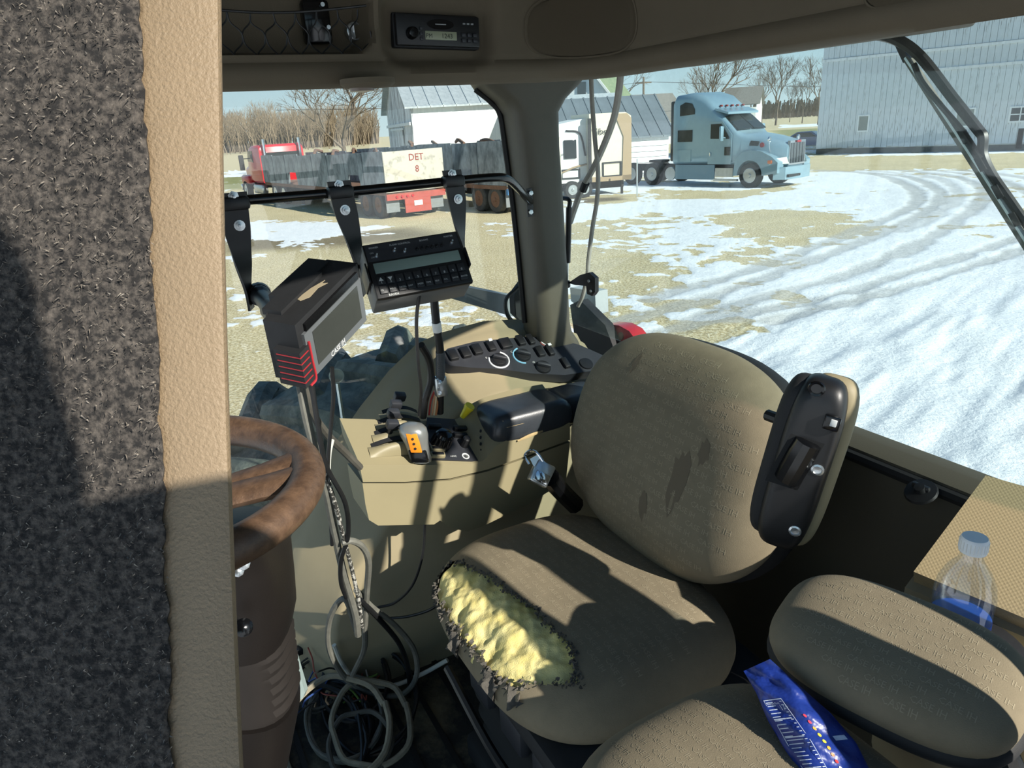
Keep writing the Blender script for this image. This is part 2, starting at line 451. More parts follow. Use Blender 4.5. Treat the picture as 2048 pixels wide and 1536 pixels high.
    a = N.new('ShaderNodeAttribute'); a.attribute_name = 'cover'; sp = N.new('ShaderNodeSeparateXYZ'); L.new(a.outputs['Vector'], sp.inputs[0])
    tc = N.new('ShaderNodeTexCoord')
    def noise(sc, det=5): 
        n = N.new('ShaderNodeTexNoise'); n.inputs['Scale'].default_value = sc; n.inputs['Detail'].default_value = det; n.inputs['Roughness'].default_value = 0.7
        L.new(tc.outputs['Object'], n.inputs['Vector']); return n
    def ramp(src, stops):
        r = N.new('ShaderNodeValToRGB'); L.new(src, r.inputs[0]); e = r.color_ramp.elements
        for k, (p, c) in enumerate(stops):
            x = e[k] if k < 2 else e.new(p); x.position = p; x.color = (*lin(c), 1)
        return r
    def mixc(f, c1, c2):
        x = N.new('ShaderNodeMix'); x.data_type = 'RGBA'; L.new(f, x.inputs[0]); L.new(c1, x.inputs[6]); L.new(c2, x.inputs[7]); return x.outputs[2]
    def math_(op, a_, b_):
        x = N.new('ShaderNodeMath'); x.operation = op
        for k, q_ in enumerate((a_, b_)):
            if isinstance(q_, (int, float)): x.inputs[k].default_value = q_
            else: L.new(q_, x.inputs[k])
        x.use_clamp = True; return x.outputs[0]
    g = ramp(noise(22, 8).outputs['Fac'], [(0.36, '#7f6f4c'), (0.5, '#cbbb90'), (0.6, '#f2e9cc')])
    g2 = ramp(noise(0.6, 4).outputs['Fac'], [(0.35, '#b5a480'), (0.65, '#dccca3')])
    fx = N.new('ShaderNodeMix'); fx.data_type = 'RGBA'; fx.inputs[0].default_value = 0.28; L.new(g.outputs[0], fx.inputs[6]); L.new(g2.outputs[0], fx.inputs[7])
    mud_shade = ramp(noise(5).outputs['Fac'], [(0.3, '#5b5140'), (0.7, '#7d7058')])  # serves the dark road and the camper's painted shadow
    grn = ramp(noise(2).outputs['Fac'], [(0.3, '#7d8152'), (0.7, '#9a9a66')])
    base = mixc(math_('MULTIPLY', sp.outputs[2], 1.0), fx.outputs[2], mud_shade.outputs[0])
    base = mixc(math_('MULTIPLY', sp.outputs[2], -1.0), base, grn.outputs[0])
    sn = ramp(noise(3).outputs['Fac'], [(0.3, '#e6ebee'), (0.7, '#f4f6f7')])
    slush = ramp(noise(4).outputs['Fac'], [(0.3, '#9d9c96'), (0.7, '#c3c4c2')])
    fn = noise(14, 6); thr = N.new('ShaderNodeMath'); thr.operation = 'MULTIPLY_ADD'; thr.inputs[1].default_value = 0.9; thr.inputs[2].default_value = -0.45
    L.new(fn.outputs['Fac'], thr.inputs[0])
    s1 = N.new('ShaderNodeMath'); s1.operation = 'ADD'; L.new(sp.outputs[0], s1.inputs[0]); L.new(thr.outputs[0], s1.inputs[1])
    mr = N.new('ShaderNodeMapRange'); mr.inputs[1].default_value = 0.35; mr.inputs[2].default_value = 0.62; mr.interpolation_type = 'SMOOTHSTEP'; L.new(s1.outputs[0], mr.inputs[0])
    c = mixc(mr.outputs[0], base, sn.outputs[0])
    c = mixc(math_('MULTIPLY', sp.outputs[1], 0.75), c, slush.outputs[0])
    L.new(c, b.inputs['Base Color']); b.inputs['Roughness'].default_value = 0.85; b.inputs['Specular IOR Level'].default_value = 0.25
    bp = N.new('ShaderNodeBump'); bp.inputs['Strength'].default_value = 0.55; bp.inputs['Distance'].default_value = 0.06
    L.new(noise(11, 6).outputs['Fac'], bp.inputs['Height']); L.new(bp.outputs[0], b.inputs['Normal'])
    me.materials.append(m)
    return struct(put('ground', me, m, None, Vector((0, 0, 0))), 'farmyard ground of dry stubble, snow patches and curving wheel tracks')
ground = make_ground()

# ---------------------------------------------------------------- bare trees
BARK = mat('grey brown bark', '#6d6153', 0.9, var=0.25, vscale=3)
def tree_mesh(name, h, spread, seed, depth=6, trunk=0.25, r0=0.016, kids=(2, 4), sides=4):
    rng = random.Random(seed); m = M()
    def br(p, d, L_, r, k):
        q = p; pts = [p]
        seg = 3 if k > depth - 3 else 2
        for i in range(seg):
            d = (d + Vector((rng.uniform(-1, 1), rng.uniform(-1, 1), rng.uniform(-0.3, 0.7))) * 0.13).normalized(); q = q + d * (L_ / seg); pts.append(q)
        ns = sides if k > 2 else 3
        m.tube(pts, lambda t: r * (1 - 0.45 * t), n=ns, smooth=False)
        if k == 0: return
        for c in range(rng.randint(*kids) if k < depth else rng.randint(3, 5)):
            a = rng.uniform(0, 6.283); tilt = rng.uniform(0.3, 0.72) * spread
            o = d.orthogonal().normalized(); o2 = d.cross(o); side = o * math.cos(a) + o2 * math.sin(a)
            nd = (d * math.cos(tilt) + side * math.sin(tilt) + Vector((0, 0, 0.12))).normalized()
            st = pts[-1] if c == 0 or k < 3 else pts[-1].lerp(pts[-2], rng.uniform(0, 0.8))
            br(st, nd, L_ * rng.uniform(0.68, 0.86), r * (0.72 if c == 0 else 0.55), k - 1)
    br(Vector((0, 0, 0)), Vector((0, 0, 1)), h * trunk, h * r0, depth)
    top = max(p.z for p in m.v); k = h / top
    m.v = [p * k for p in m.v]
    me = bpy.data.meshes.new(name); me.from_pydata(m.v, [], m.f); me.materials.append(BARK)
    return me
T1 = tree_mesh('bare_tree', 20, 0.95, 3, 6, kids=(3, 3)); T2 = tree_mesh('bare_tree', 20, 0.8, 11, 6, kids=(2, 4)); T3 = tree_mesh('bare_tree', 20, 1.0, 21, 6, 0.2, kids=(3, 3))
def tree_at(px, py_top, dist, me, label, group=None, wid=1.0, mh=20.0):
    r = ray(px, 300); k = dist / math.hypot(r.x, r.y); x, y = r.x * k, r.y * k
    # height so that the crown reaches the measured row
    r2 = ray(px, py_top); z = EYE + r2.z * dist / math.hypot(r2.x, r2.y)
    o = put('bare_tree', me, None, None, Vector((x, y, 0))); s = z / mh; o.scale = (s * wid, s * wid, s); o.rotation_euler.z = px
    return tag(o, label, 'tree', group)
tree_at(1432, 92, 150, T3, 'broad many-stemmed bare tree rising behind the blue semi truck', wid=1.25)
tree_at(1548, 112, 190, T1, 'tall round-crowned bare tree between the blue truck and white barn', wid=1.0)
tree_at(1520, 140, 210, T2, 'slender bare tree just left of the round-crowned tree', wid=0.9)
tree_at(1600, 150, 200, T2, 'narrow bare tree right of the round-crowned tree', wid=0.9)
tree_at(1632, 105, 170, T3, 'bare tree partly hidden by the left edge of the white barn', wid=0.9)
tree_at(1392, 150, 190, T1, 'bare tree at the left flank of the many-stemmed tree', wid=0.9)
tree_at(1575, 168, 230, T1, 'small distant bare tree behind the right tree row', wid=0.8)
tree_at(692, 120, 75, T3, 'large bare tree beside the gable of the far white barn', wid=1.5)
tree_at(1232, 115, 95, T1, 'bare tree behind the green roofed house', wid=1.0)
tree_at(1265, 200, 210, T2, 'small bare tree left of the utility pole', wid=1.3)
wl = [tree_mesh('wood_tree', 14, 0.6, 50 + k, 4, 0.42, 0.014, (2, 4), 3) for k in range(5)]
rg = random.Random(5)
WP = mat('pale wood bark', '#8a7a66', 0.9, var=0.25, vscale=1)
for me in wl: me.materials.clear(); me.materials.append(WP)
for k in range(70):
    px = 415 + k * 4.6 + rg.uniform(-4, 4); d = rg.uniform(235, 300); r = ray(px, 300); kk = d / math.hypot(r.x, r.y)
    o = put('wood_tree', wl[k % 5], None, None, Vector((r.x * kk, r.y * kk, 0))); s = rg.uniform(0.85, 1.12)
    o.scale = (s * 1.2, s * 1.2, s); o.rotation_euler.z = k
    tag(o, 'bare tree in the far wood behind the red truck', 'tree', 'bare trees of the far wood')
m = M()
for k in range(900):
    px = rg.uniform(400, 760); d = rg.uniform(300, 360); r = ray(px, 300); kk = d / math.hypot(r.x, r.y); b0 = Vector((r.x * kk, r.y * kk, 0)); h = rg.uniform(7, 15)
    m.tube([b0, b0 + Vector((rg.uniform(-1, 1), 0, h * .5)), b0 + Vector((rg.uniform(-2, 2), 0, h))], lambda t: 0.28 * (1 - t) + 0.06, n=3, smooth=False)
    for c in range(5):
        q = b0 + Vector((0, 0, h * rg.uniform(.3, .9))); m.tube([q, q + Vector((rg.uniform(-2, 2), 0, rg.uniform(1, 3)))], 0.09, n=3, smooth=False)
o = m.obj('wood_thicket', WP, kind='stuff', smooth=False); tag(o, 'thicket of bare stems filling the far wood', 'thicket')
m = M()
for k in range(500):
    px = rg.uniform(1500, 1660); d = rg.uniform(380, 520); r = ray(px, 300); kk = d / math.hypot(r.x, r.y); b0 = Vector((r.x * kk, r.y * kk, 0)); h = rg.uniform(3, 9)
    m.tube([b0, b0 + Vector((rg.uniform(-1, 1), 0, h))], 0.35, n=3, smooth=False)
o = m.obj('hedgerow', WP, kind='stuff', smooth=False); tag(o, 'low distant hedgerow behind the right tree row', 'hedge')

# ---------------------------------------------------------------- local frames for buildings and vehicles
class Fr:
    def __init__(s, o, heading):
        s.o = Vector(o); s.x = Vector((heading[0], heading[1], 0)).normalized(); s.y = Vector((-s.x.y, s.x.x, 0)); s.z = ZZ
    def __call__(s, x, y, z): return s.o + s.x * x + s.y * y + s.z * z
    @property
    def ax(s): return (s.x, s.y, s.z)
SIDING = mat('weathered white siding', '#c9d0d2', 0.8, col2='#e9edee', vscale=1.6, stretch=(3, 3, .35), sharp=(.3, .5), bump=.2, bscale=30)
SIDW = [mat('peeling white board %d' % k, '#8b8c88', 0.85, col2='#d3dade', vscale=1.7 + k * .4, stretch=(6, 6, .5), sharp=(.30 + .025 * k, .38 + .025 * k), bump=.2, bscale=40) for k in range(3)]
SIDP = mat('badly peeling grey boards', '#85868a', 0.85, col2='#e3e7ea', vscale=1.5, stretch=(4, 4, .4), sharp=(.42, .52))
ROOFM = mat('galvanised roof sheet', '#a7b0b3', 0.5, 0.3, col2='#c8cfd0', vscale=1.2, stretch=(4, 4, .6))
ROOFD = mat('dark standing seam roof', '#707a80', 0.5, 0.2, var=.15, vscale=1)
DARKW = mat('dark barn window', '#3b4145', 0.3)
GREYB = mat('boarded grey window', '#8d938d', 0.8, var=.1, vscale=4)

# big white barn on the right: every board a part
A = G(1631, 309); Bp = G(2048, 301); A.z = Bp.z = 0
hd = (Bp - A).normalized(); hd = (hd + Vector((0.05, -0.10, 0))).normalized()
fb = Fr(A, (hd.x, hd.y)); barn = thing('barn', 'big white barn with peeling vertical boards right of the blue semi truck', 'barn', A)
nrm = fb.y if fb.y.dot(CAM - A) > 0 else -fb.y
W_ = 26.0; bw = 0.36
def roofz(x): return min(8.3 + x * 0.62, 8.3 + (W_ - x) * 0.62)
M().prism([fb(0, 0, 0.35) - nrm * .12, fb(W_, 0, 0.35) - nrm * .12, fb(W_, 0, 8.2) - nrm * .12, fb(W_ / 2, 0, 8.2 + .62 * W_ / 2) - nrm * .12, fb(0, 0, 8.2) - nrm * .12], -nrm * 14).obj('barn_core', SIDING, barn, smooth=False)
M().box(fb(W_ / 2, 0, .18) - nrm * 7, (W_, 13.9, .36), fb.ax).obj('foundation', mat('field stone footing', '#6e6c66', .9, var=.3, vscale=2), barn, smooth=False)
for k in range(int(W_ / bw)):
    x = (k + .5) * bw; split = 6.1 + 0.0 * x; jt = random.uniform(-.012, .012)
    if x > 13.5: break
    for z0, z1 in ((0.38 + random.uniform(0, .12), split), (split + .05, roofz(x) - .1)):
        o = M().box(fb(x, 0, (z0 + z1) / 2) + nrm * (.02 + jt), (bw * .955, .045, z1 - z0), fb.ax).obj('board', SIDW[(k * 7 + int(z0)) % 3], barn, smooth=False)
for x0, x1, z in ((0, 13.5, 6.05), (6.2, 13.5, 4.9)):
    M().box(fb((x0 + x1) / 2, 0, z) + nrm * .07, (x1 - x0, .07, .16), fb.ax).obj('belt_rail', SIDING, barn, smooth=False)
def barn_win(px0, px1, py0, py1, matl, name='barn_window', sash=False):
    p0 = onp(px0, py1, A, nrm); p1 = onp(px1, py0, A, nrm); x0 = (p0 - A).dot(fb.x); x1 = (p1 - A).dot(fb.x); z0, z1 = p0.z, p1.z
    w = M().box(fb((x0 + x1) / 2, 0, (z0 + z1) / 2) + nrm * .06, (x1 - x0, .05, z1 - z0), fb.ax).obj(name, matl, barn, smooth=False)
    fr = M(); t = .09
    for a, b, c, d in ((x0 - t, x1 + t, z1, z1 + t), (x0 - t, x1 + t, z0 - t, z0), (x0 - t, x0, z0, z1), (x1, x1 + t, z0, z1)): fr.box(fb((a + b) / 2, 0, (c + d) / 2) + nrm * .08, (b - a, .07, d - c), fb.ax)
    if sash: fr.box(fb((x0 + x1) / 2, 0, (z0 + z1) / 2) + nrm * .09, (x1 - x0, .04, .06), fb.ax); fr.box(fb((x0 + x1) / 2, 0, (z0 + z1) / 2) + nrm * .09, (.06, .04, z1 - z0), fb.ax)
    fr.obj('window_frame', SIDING, w, smooth=False)
barn_win(1717, 1738, 232, 261, GREYB); barn_win(1912, 1950, 218, 252, GREYB); barn_win(2020, 2064, 214, 242, DARKW, sash=True)
p = onp(2036, 300, A, nrm); p1 = onp(2030, 252, A, nrm)
M().box(Vector((p.x, p.y, (p1.z) / 2)) + nrm * .05, (.28, .05, p1.z - .3), fb.ax).obj('gap_board', mat('open dark gap', '#1b1c1d', .9), barn, smooth=False)
m = M()
for sgn in (0, 1):
    a = [(-.5, 8.0), (W_ / 2, 8.3 + .62 * W_ / 2 + .1)] if sgn == 0 else [(W_ + .5, 8.0), (W_ / 2, 8.3 + .62 * W_ / 2 + .1)]
    m.prism([fb(a[0][0], 0, a[0][1]) + nrm * .5, fb(a[1][0], 0, a[1][1]) + nrm * .5, fb(a[1][0], 0, a[1][1] + .15) + nrm * .5, fb(a[0][0], 0, a[0][1] + .15) + nrm * .5], -nrm * 15)
m.obj('roof', ROOFM, barn, smooth=False)

# far white barn, left
def gable_building(name, label, cat, o, heading, L_, W2, eave, ridge, wall, gable, roof, over=.35, panels=0, pm=None):
    """long side runs along heading from the near gable corner; the gable runs back along +y"""
    f = Fr(o, heading); t = thing(name, label, cat, o)
    M().prism([f(0, 0, 0), f(0, W2, 0), f(0, W2, eave), f(0, W2 / 2, ridge), f(0, 0, eave)], f.x * .12).obj('gable_wall', gable, t, smooth=False)
    M().prism([f(L_, 0, 0), f(L_, W2, 0), f(L_, W2, eave), f(L_, W2 / 2, ridge), f(L_, 0, eave)], f.x * -.12).obj('gable_wall', gable, t, smooth=False)
    for y in (0.06, W2 - .06): M().box(f(L_ / 2, y, eave / 2), (L_ - .25, .12, eave), f.ax).obj('side_wall', wall, t, smooth=False)
    sl = (ridge - eave) / (W2 / 2)
    for s in (0, 1):
        y0, y1 = (-over, W2 / 2) if s == 0 else (W2 + over, W2 / 2); z0 = eave - over * sl
        n = panels or 1; w = (L_ + 2 * over) / n
        for k in range(n):
            g = .03 if panels else 0; x0 = -over + k * w
            M().prism([f(x0, y0, z0 + .02), f(x0 + w - g, y0, z0 + .02), f(x0 + w - g, y1, ridge + .02), f(x0, y1, ridge + .02)], ZZ * .1).obj('roof_panel' if panels else 'roof', roof, t, smooth=False)
            if panels: M().prism([f(x0 + w - .06, y0, z0 + .12), f(x0 + w + .02, y0, z0 + .12), f(x0 + w + .02, y1, ridge + .12), f(x0 + w - .06, y1, ridge + .12)], ZZ * .05).obj('roof_seam', roof, t, smooth=False)
    return f, t
WLIT = mat('white painted boards', '#dfe4e4', .7, col2='#f2f4f3', vscale=1.2, stretch=(6, 6, .3), bump=.3, bscale=14)
rr_ = ray(828, 290); kk = 45 / math.hypot(rr_.x, rr_.y); lb = Vector((rr_.x * kk, rr_.y * kk, 0))
f, fbarn = gable_building('far_barn', 'far white barn with peeling gable and metal roof behind the trailers', 'barn', lb, (0.97, .25), 9.2, 12.6, 4.55, 7.9, WLIT, SIDP, ROOFM, .4, 13)
M().box(f(-.08, 6.3, 3.55), (.1, 12.4, .18), f.ax).obj('belt_rail', SIDING, fbarn, smooth=False)
M().box(f(-.08, 6.6, 1.7), (.08, 5.5, 3.1), f.ax).obj('sliding_door', SIDP, fbarn, smooth=False)
M().box(f(-.12, 6.6, 3.3), (.1, 6.2, .12), f.ax).obj('door_track', SIDING, fbarn, smooth=False)
# shed with dark seamed roof
rr_ = ray(1337, 300); kk = 45 / math.hypot(rr_.x, rr_.y); so = Vector((rr_.x * kk, rr_.y * kk, 0)) 
fs = Fr(so, (-.985, -.17)); so2 = so + Vector((-.985, -.17, 0)) * 8.4
f, shed = gable_building('shed', 'low white shed with grey seamed metal roof between camper and blue truck', 'shed', so2, (.985, .17), 8.4, 6.0, 2.2, 4.3, WLIT, WLIT, ROOFD, .3, 12)
for k in range(7): M().box(f(4.2, -.07, .2 + k * .3), (8.3, .06, .27), f.ax).obj('siding_board', WLIT, shed, smooth=False)
# houses beyond
GREENR = mat('moss green shingles', '#61785a', .9, col2='#86906f', vscale=4, sharp=(.35, .6)); GREYR = mat('grey brown shingles', '#7b7872', .9, var=.2, vscale=5)
def house(px, d, heading, L_, W2, eave, ridge, roof, label):
    r = ray(px, 250); k = d / math.hypot(r.x, r.y); o = Vector((r.x * k, r.y * k, 0))
    return gable_building('house', label, 'house', o, heading, L_, W2, eave, ridge, WLIT, WLIT, roof, .4)
f, h1 = house(1232, 70, (.42, .9), 7, 7.0, 4.6, 8.9, GREENR, 'white gabled house with mossy green roof behind the camper')
M().box(f(-.05, 3.2, 5.9), (.12, .8, 1.3), f.ax).obj('house_window', DARKW, h1, smooth=False)
M().prism([f(-.45, -.45, 4.1), f(-.45, 3.5, 8.95), f(-.45, 3.5, 9.25), f(-.45, -.45, 4.4)], f.x * .1).obj('barge_board', WHITE, h1, smooth=False)
house(1300, 95, (.95, .3), 5, 8, 3.0, 5.9, GREYR, 'low house with grey brown roof left of the blue truck')
house(1512, 125, (-.9, .45), 5, -6, 3.9, 6.9, GREYR, 'white gabled house peeking over the blue truck roof')
# small lean-to white wing by the green house
f, h4 = house(1092, 62, (.97, .2), 6.5, 5, 3.6, 5.2, ROOFM, 'small white metal-roofed wing left of the green roofed house')
# utility pole and wires
r = ray(1287, 200); k = 90 / math.hypot(r.x, r.y); up = Vector((r.x * k, r.y * k, 0)); ht = EYE + ray(1288, 154).z * 90 / math.hypot(*ray(1288, 154).xy)
pole = thing('utility_pole', 'wooden utility pole standing behind the shed roof', 'pole', up)
M().cyl(up, up + ZZ * ht, .16, 8, .11).obj('pole_shaft', BARK, pole)
M().box(up + ZZ * (ht - .6), (1.8, .12, .14), (_X0, Vector((0, 1, 0)), ZZ)).obj('crossarm', BARK, pole, smooth=False)
for k, (dx, dy) in enumerate(((-40, -8), (60, 25), (-22, 30))):
    a = up + ZZ * (ht - .5); b = a + Vector((dx, dy, -1.0 if k < 2 else -7))
    o = M().tube([a, a.lerp(b, .5) - ZZ * 1.0, b], .03, n=4).obj('power_line', CABLE); tag(o, ('power line running left from the utility pole', 'power line running right from the utility pole', 'slack wire dropping left from the utility pole')[k], 'wire')

# ================================================================ VEHICLES IN THE YARD
TYRE = mat('road tyre rubber', '#2a2a2a', .85, var=.25, vscale=8)
TYRED = mat('dusty tyre rubber', '#4a4a48', .9, var=.3, vscale=6)
CHROME = mat('chrome', '#d8dcde', .12, 1.0)
ALU = mat('polished wheel', '#c8cccd', .3, .8, var=.1, vscale=20)
RUST = mat('rusty steel', '#6b4a38', .85, col2='#8a6a55', vscale=6)
FRAME = mat('dark chassis steel', '#2b2826', .8, var=.3, vscale=5)
WSHIELD = mat('dark vehicle glass', '#1c2422', .12, spec=.3)
def wheel(fr, x, y, R_, wd, parent, rim, tyre=TYRE, out=-1, holes=8):
    """tyre with hollow shoulder, dished rim, hub and hand holes; axle along fr.y, outer face towards out*y"""
    c = fr(x, y, R_); ax = fr.y * out
    w = M().lathe(c - ax * wd / 2, ax, [(R_ * .6, 0), (R_ * .93, 0.0), (R_, wd * .15), (R_, wd * .85), (R_ * .93, wd), (R_ * .62, wd), (R_ * .58, wd * .9), (R_ * .58, wd * .3)], 28).obj('tyre', tyre, parent)
    r = M().lathe(c + ax * wd * .5, ax, [(R_ * .6, -.01), (R_ * .56, .0), (R_ * .5, -wd * .3), (R_ * .3, -wd * .22), (R_ * .2, -wd * .1), (R_ * .14, .03), (R_ * .001, .035)], 24).obj('rim', rim, w)
    h = M(); a = ax.orthogonal().normalized(); b = ax.cross(a)
    for k in range(holes):
        t = 2 * math.pi * k / holes; q = c + ax * wd * .5 + (a * math.cos(t) + b * math.sin(t)) * R_ * .4
        h.cyl(q - ax * wd * .3, q - ax * wd * .235, R_ * .065, 8)
    h.obj('hand_hole', BLKM, w)
    return w
def rring(fr, x, hw, zb, zt, r=.12, n=4):
    pts = []
    for (cy, cz, a0) in ((hw - r, zt - r, 0), (-hw + r, zt - r, 90), (-hw + r, zb + r, 180), (hw - r, zb + r, 270)):
        for k in range(n + 1):
            a = rad(a0 + 90 * k / n); pts.append(fr(x, cy + r * math.cos(a), cz + r * math.sin(a)))
    return pts
# ---- light blue sleeper truck
fw = G(1500, 376); fw.z = 0; dr = G(1285, 372); dr = Vector((dr.x, dr.y, 0)).normalized(); bq = fw.dot(dr); t_ = bq + math.sqrt(max(0, bq * bq - (fw.length_squared - 36))); rw = dr * t_
hd = (fw - rw).normalized(); ft = Fr(rw, (hd.x, hd.y)); ft.o = rw + ft.y * 1.12
truck = thing('semi_truck', 'light blue sleeper semi truck parked before the bare trees', 'truck', ft.o)
BLUE = mat('metallic ice blue paint', '#86a3b0', .32, .25, var=.05, vscale=2, coat=.5); BLUD = mat('blue grey skirt paint', '#7893a2', .4, .2)
st = [(1.9, 1.2, .95, 3.72, .2), (2.05, 1.24, .95, 3.93, .25), (2.9, 1.24, .95, 4.0, .3), (3.5, 1.22, .95, 3.82, .32), (4.0, 1.2, .95, 3.42, .3), (4.35, 1.19, .95, 3.08, .22), (4.6, 1.17, .95, 2.85, .2), (5.25, 1.12, .95, 2.28, .2), (5.4, 1.05, .9, 2.2, .25), (6.3, .98, .85, 2.06, .3), (7.0, .86, .8, 1.9, .3), (7.35, .68, .8, 1.78, .3)]
M().rings([rring(ft, x, w, b, t, r) for x, w, b, t, r in st]).obj('cab_body', BLUE, truck, angle=50)
# windscreen, halves
for s in (-1, 1):
    M().prism([ft(4.42, s * .04, 3.02), ft(4.5, s * 1.0, 2.92), ft(5.22, s * 1.02, 2.36), ft(5.26, s * .04, 2.4)], (ft.x * .5 + ZZ * .6) * .05).obj('windscreen', WSHIELD, truck, smooth=False)
M().prism([ft(4.15, -1.22, 3.2), ft(4.15, 1.22, 3.2), ft(4.75, 1.12, 3.02), ft(4.75, -1.12, 3.02)], ZZ * .09, .03).obj('sun_visor', BLUE, truck)
def side(poly, name, m_, th=.03, y=-1.235, bev=0): return M().prism([ft(x, y, z) for x, z in poly], -ft.y * th, bev).obj(name, m_, truck, smooth=False)
side([(2.3, 3.05), (2.3, 3.5), (2.6, 3.62), (2.95, 3.55), (3.1, 3.3), (3.1, 3.1)], 'sleeper_window', WSHIELD)
side([(2.2, 1.95), (2.2, 2.45), (3.0, 2.45), (3.0, 1.95)], 'sleeper_window', WSHIELD)
side([(2.2, 1.1), (2.2, 1.6), (2.95, 1.6), (2.95, 1.1)], 'luggage_door', BLUE, .02)
side([(3.85, .98), (3.85, 2.75), (4.55, 2.75), (5.05, 2.2), (5.05, .98)], 'door', BLUE, .02, -1.2)
side([(3.98, 2.05), (3.98, 2.65), (4.5, 2.65), (4.92, 2.1), (4.92, 2.02)], 'door_window', WSHIELD, .03, -1.225)
side([(4.72, 1.35), (4.72, 1.7), (5.0, 1.7), (5.0, 1.35)], 'peep_window', WSHIELD, .03, -1.225)
M().box(ft(3.98, -1.25, 1.4), (.06, .04, .16), ft.ax, .01).obj('door_handle', CHROME, truck)
side([(2.05, .32), (2.05, .95), (4.2, .95), (4.2, .32)], 'fuel_tank_skirt', BLUD, .06, -1.14)
side([(4.25, .45), (4.25, .82), (5.15, .82), (5.15, .45)], 'battery_box', ALU, .06, -1.14)
side([(4.2, .28), (4.2, .36), (5.4, .36), (5.4, .28)], 'step', ALU, .12, -1.12)
M().lathe(ft(1.75, -1.1, .55), ft.y * -1, [(.3, 0), (.3, .1), (.0, .1)], 14).obj('tank_end', ALU, truck)
for s in (-1, 1):
    arch = [(6.0 + .78 * math.cos(rad(a)), .52 + .78 * math.sin(rad(a))) for a in range(0, 181, 15)]; inner = [(6.0 + .6 * math.cos(rad(a)), .52 + .62 * math.sin(rad(a))) for a in range(180, -1, -15)]
    outl = arch[:6] + [(5.7, 1.38), (5.3, 1.25), (5.2, .5)] + inner
    outl = [(7.3, .62), (7.3, 1.05), (7.0, 1.28), (6.5, 1.5), (6.0, 1.55), (5.6, 1.46), (5.28, 1.2), (5.2, .5)] + inner
    M().prism([ft(x, s * .8, z) for x, z in outl], ft.y * s * .45, .05).obj('fender', BLUE, truck)
M().prism([ft(7.1, -1.2, .35), ft(7.5, -.95, .35), ft(7.6, 0, .35), ft(7.5, .95, .35), ft(7.1, 1.2, .35)], ZZ * .5, .06).obj('bumper', BLUE, truck)
M().box(ft(7.56, -.4, .5), (.08, .9, .1), ft.ax).obj('bumper_slot', BLKM, truck, smooth=False)
g = M().prism([ft(7.3, -.62, .9), ft(7.3, .62, .9), ft(7.3, .58, 1.86), ft(7.3, -.58, 1.86)], ft.x * .12, .05).obj('grille_surround', CHROME, truck)
for k in range(5): M().box(ft(7.43, -.44 + k * .22, 1.37), (.03, .17, .8), ft.ax, .02).obj('grille_panel', mat('dark grille mesh', '#5a6064', .5, .5, var=.3, vscale=40), g)
M().box(ft(7.46, 0, 1.82), (.04, .3, .09), ft.ax, .02).obj('badge', mat('red enamel', '#9c2530', .4), g)
for s in (-1, 1):
    hl = M().prism([ft(7.15, s * .75, .92), ft(7.42, s * .68, .95), ft(7.3, s * .7, 1.22), ft(6.95, s * 1.18, 1.16), ft(6.92, s * 1.26, .95)], ZZ * .02 + ft.x * .06).obj('headlight', mat('headlight lens', '#d8dcd2', .15), truck, smooth=False)
    M().box(ft(6.95, s * 1.22, 1.07), (.22, .12, .14), ft.ax, .03).obj('turn_signal', mat('amber lens', '#e0763a', .3), hl)
    mr_ = M().box(ft(4.75, s * 1.55, 2.25), (.12, .22, .62), ft.ax, .05).obj('mirror', BLUE, truck); M().tube([ft(4.75, s * 1.15, 2.05), ft(4.75, s * 1.5, 2.1)], .03, 6).obj('mirror_arm', BLUE, mr_)
    hm = M().lathe(ft(6.75, s * 1.1, 1.95), ft.x, [(.0, -.03), (.11, 0), (.1, .05), (0, .06)], 12).obj('hood_mirror', CHROME, truck); M().cyl(ft(6.75, s * .95, 1.4), ft(6.75, s * 1.1, 1.9), .015, 6).obj('mirror_stem', CHROME, hm)
for k in range(5): M().box(ft(4.15, -.8 + k * .4, 3.38), (.14, .1, .08), ft.ax, .03).obj('marker_light', mat('red brown marker lens', '#8d3a34', .3), truck)
side([(5.75, 1.72), (5.85, 1.92), (6.25, 1.88), (6.2, 1.7)], 'air_intake', BLKM, .05, -.97); M().lathe(ft(6.4, -1.02, 1.74), ft.y * -1, [(.1, 0), (.1, .03), (0, .03)], 12).obj('side_badge', mat('red enamel', '#9c2530', .4), truck)
M().box(ft(1.78, -.9, 2.4), (.2, .5, 2.6), ft.ax, .06).obj('rear_extender', BLKM, truck)
for s in (-1, 1): M().box(ft(2.2, s * .45, .75), (10.0, .1, .28), ft.ax).obj('frame_rail', FRAME, truck, smooth=False)
M().lathe(ft(.1, 0, 1.0), ZZ, [(.5, 0), (.5, .1), (0, .1)], 14).obj('fifth_wheel', FRAME, truck)
for x in (6.0, 0.65, -.65):
    for s in (-1, 1): wheel(ft, x, s * 1.08, .52, .32, truck, ALU, TYRE, s)
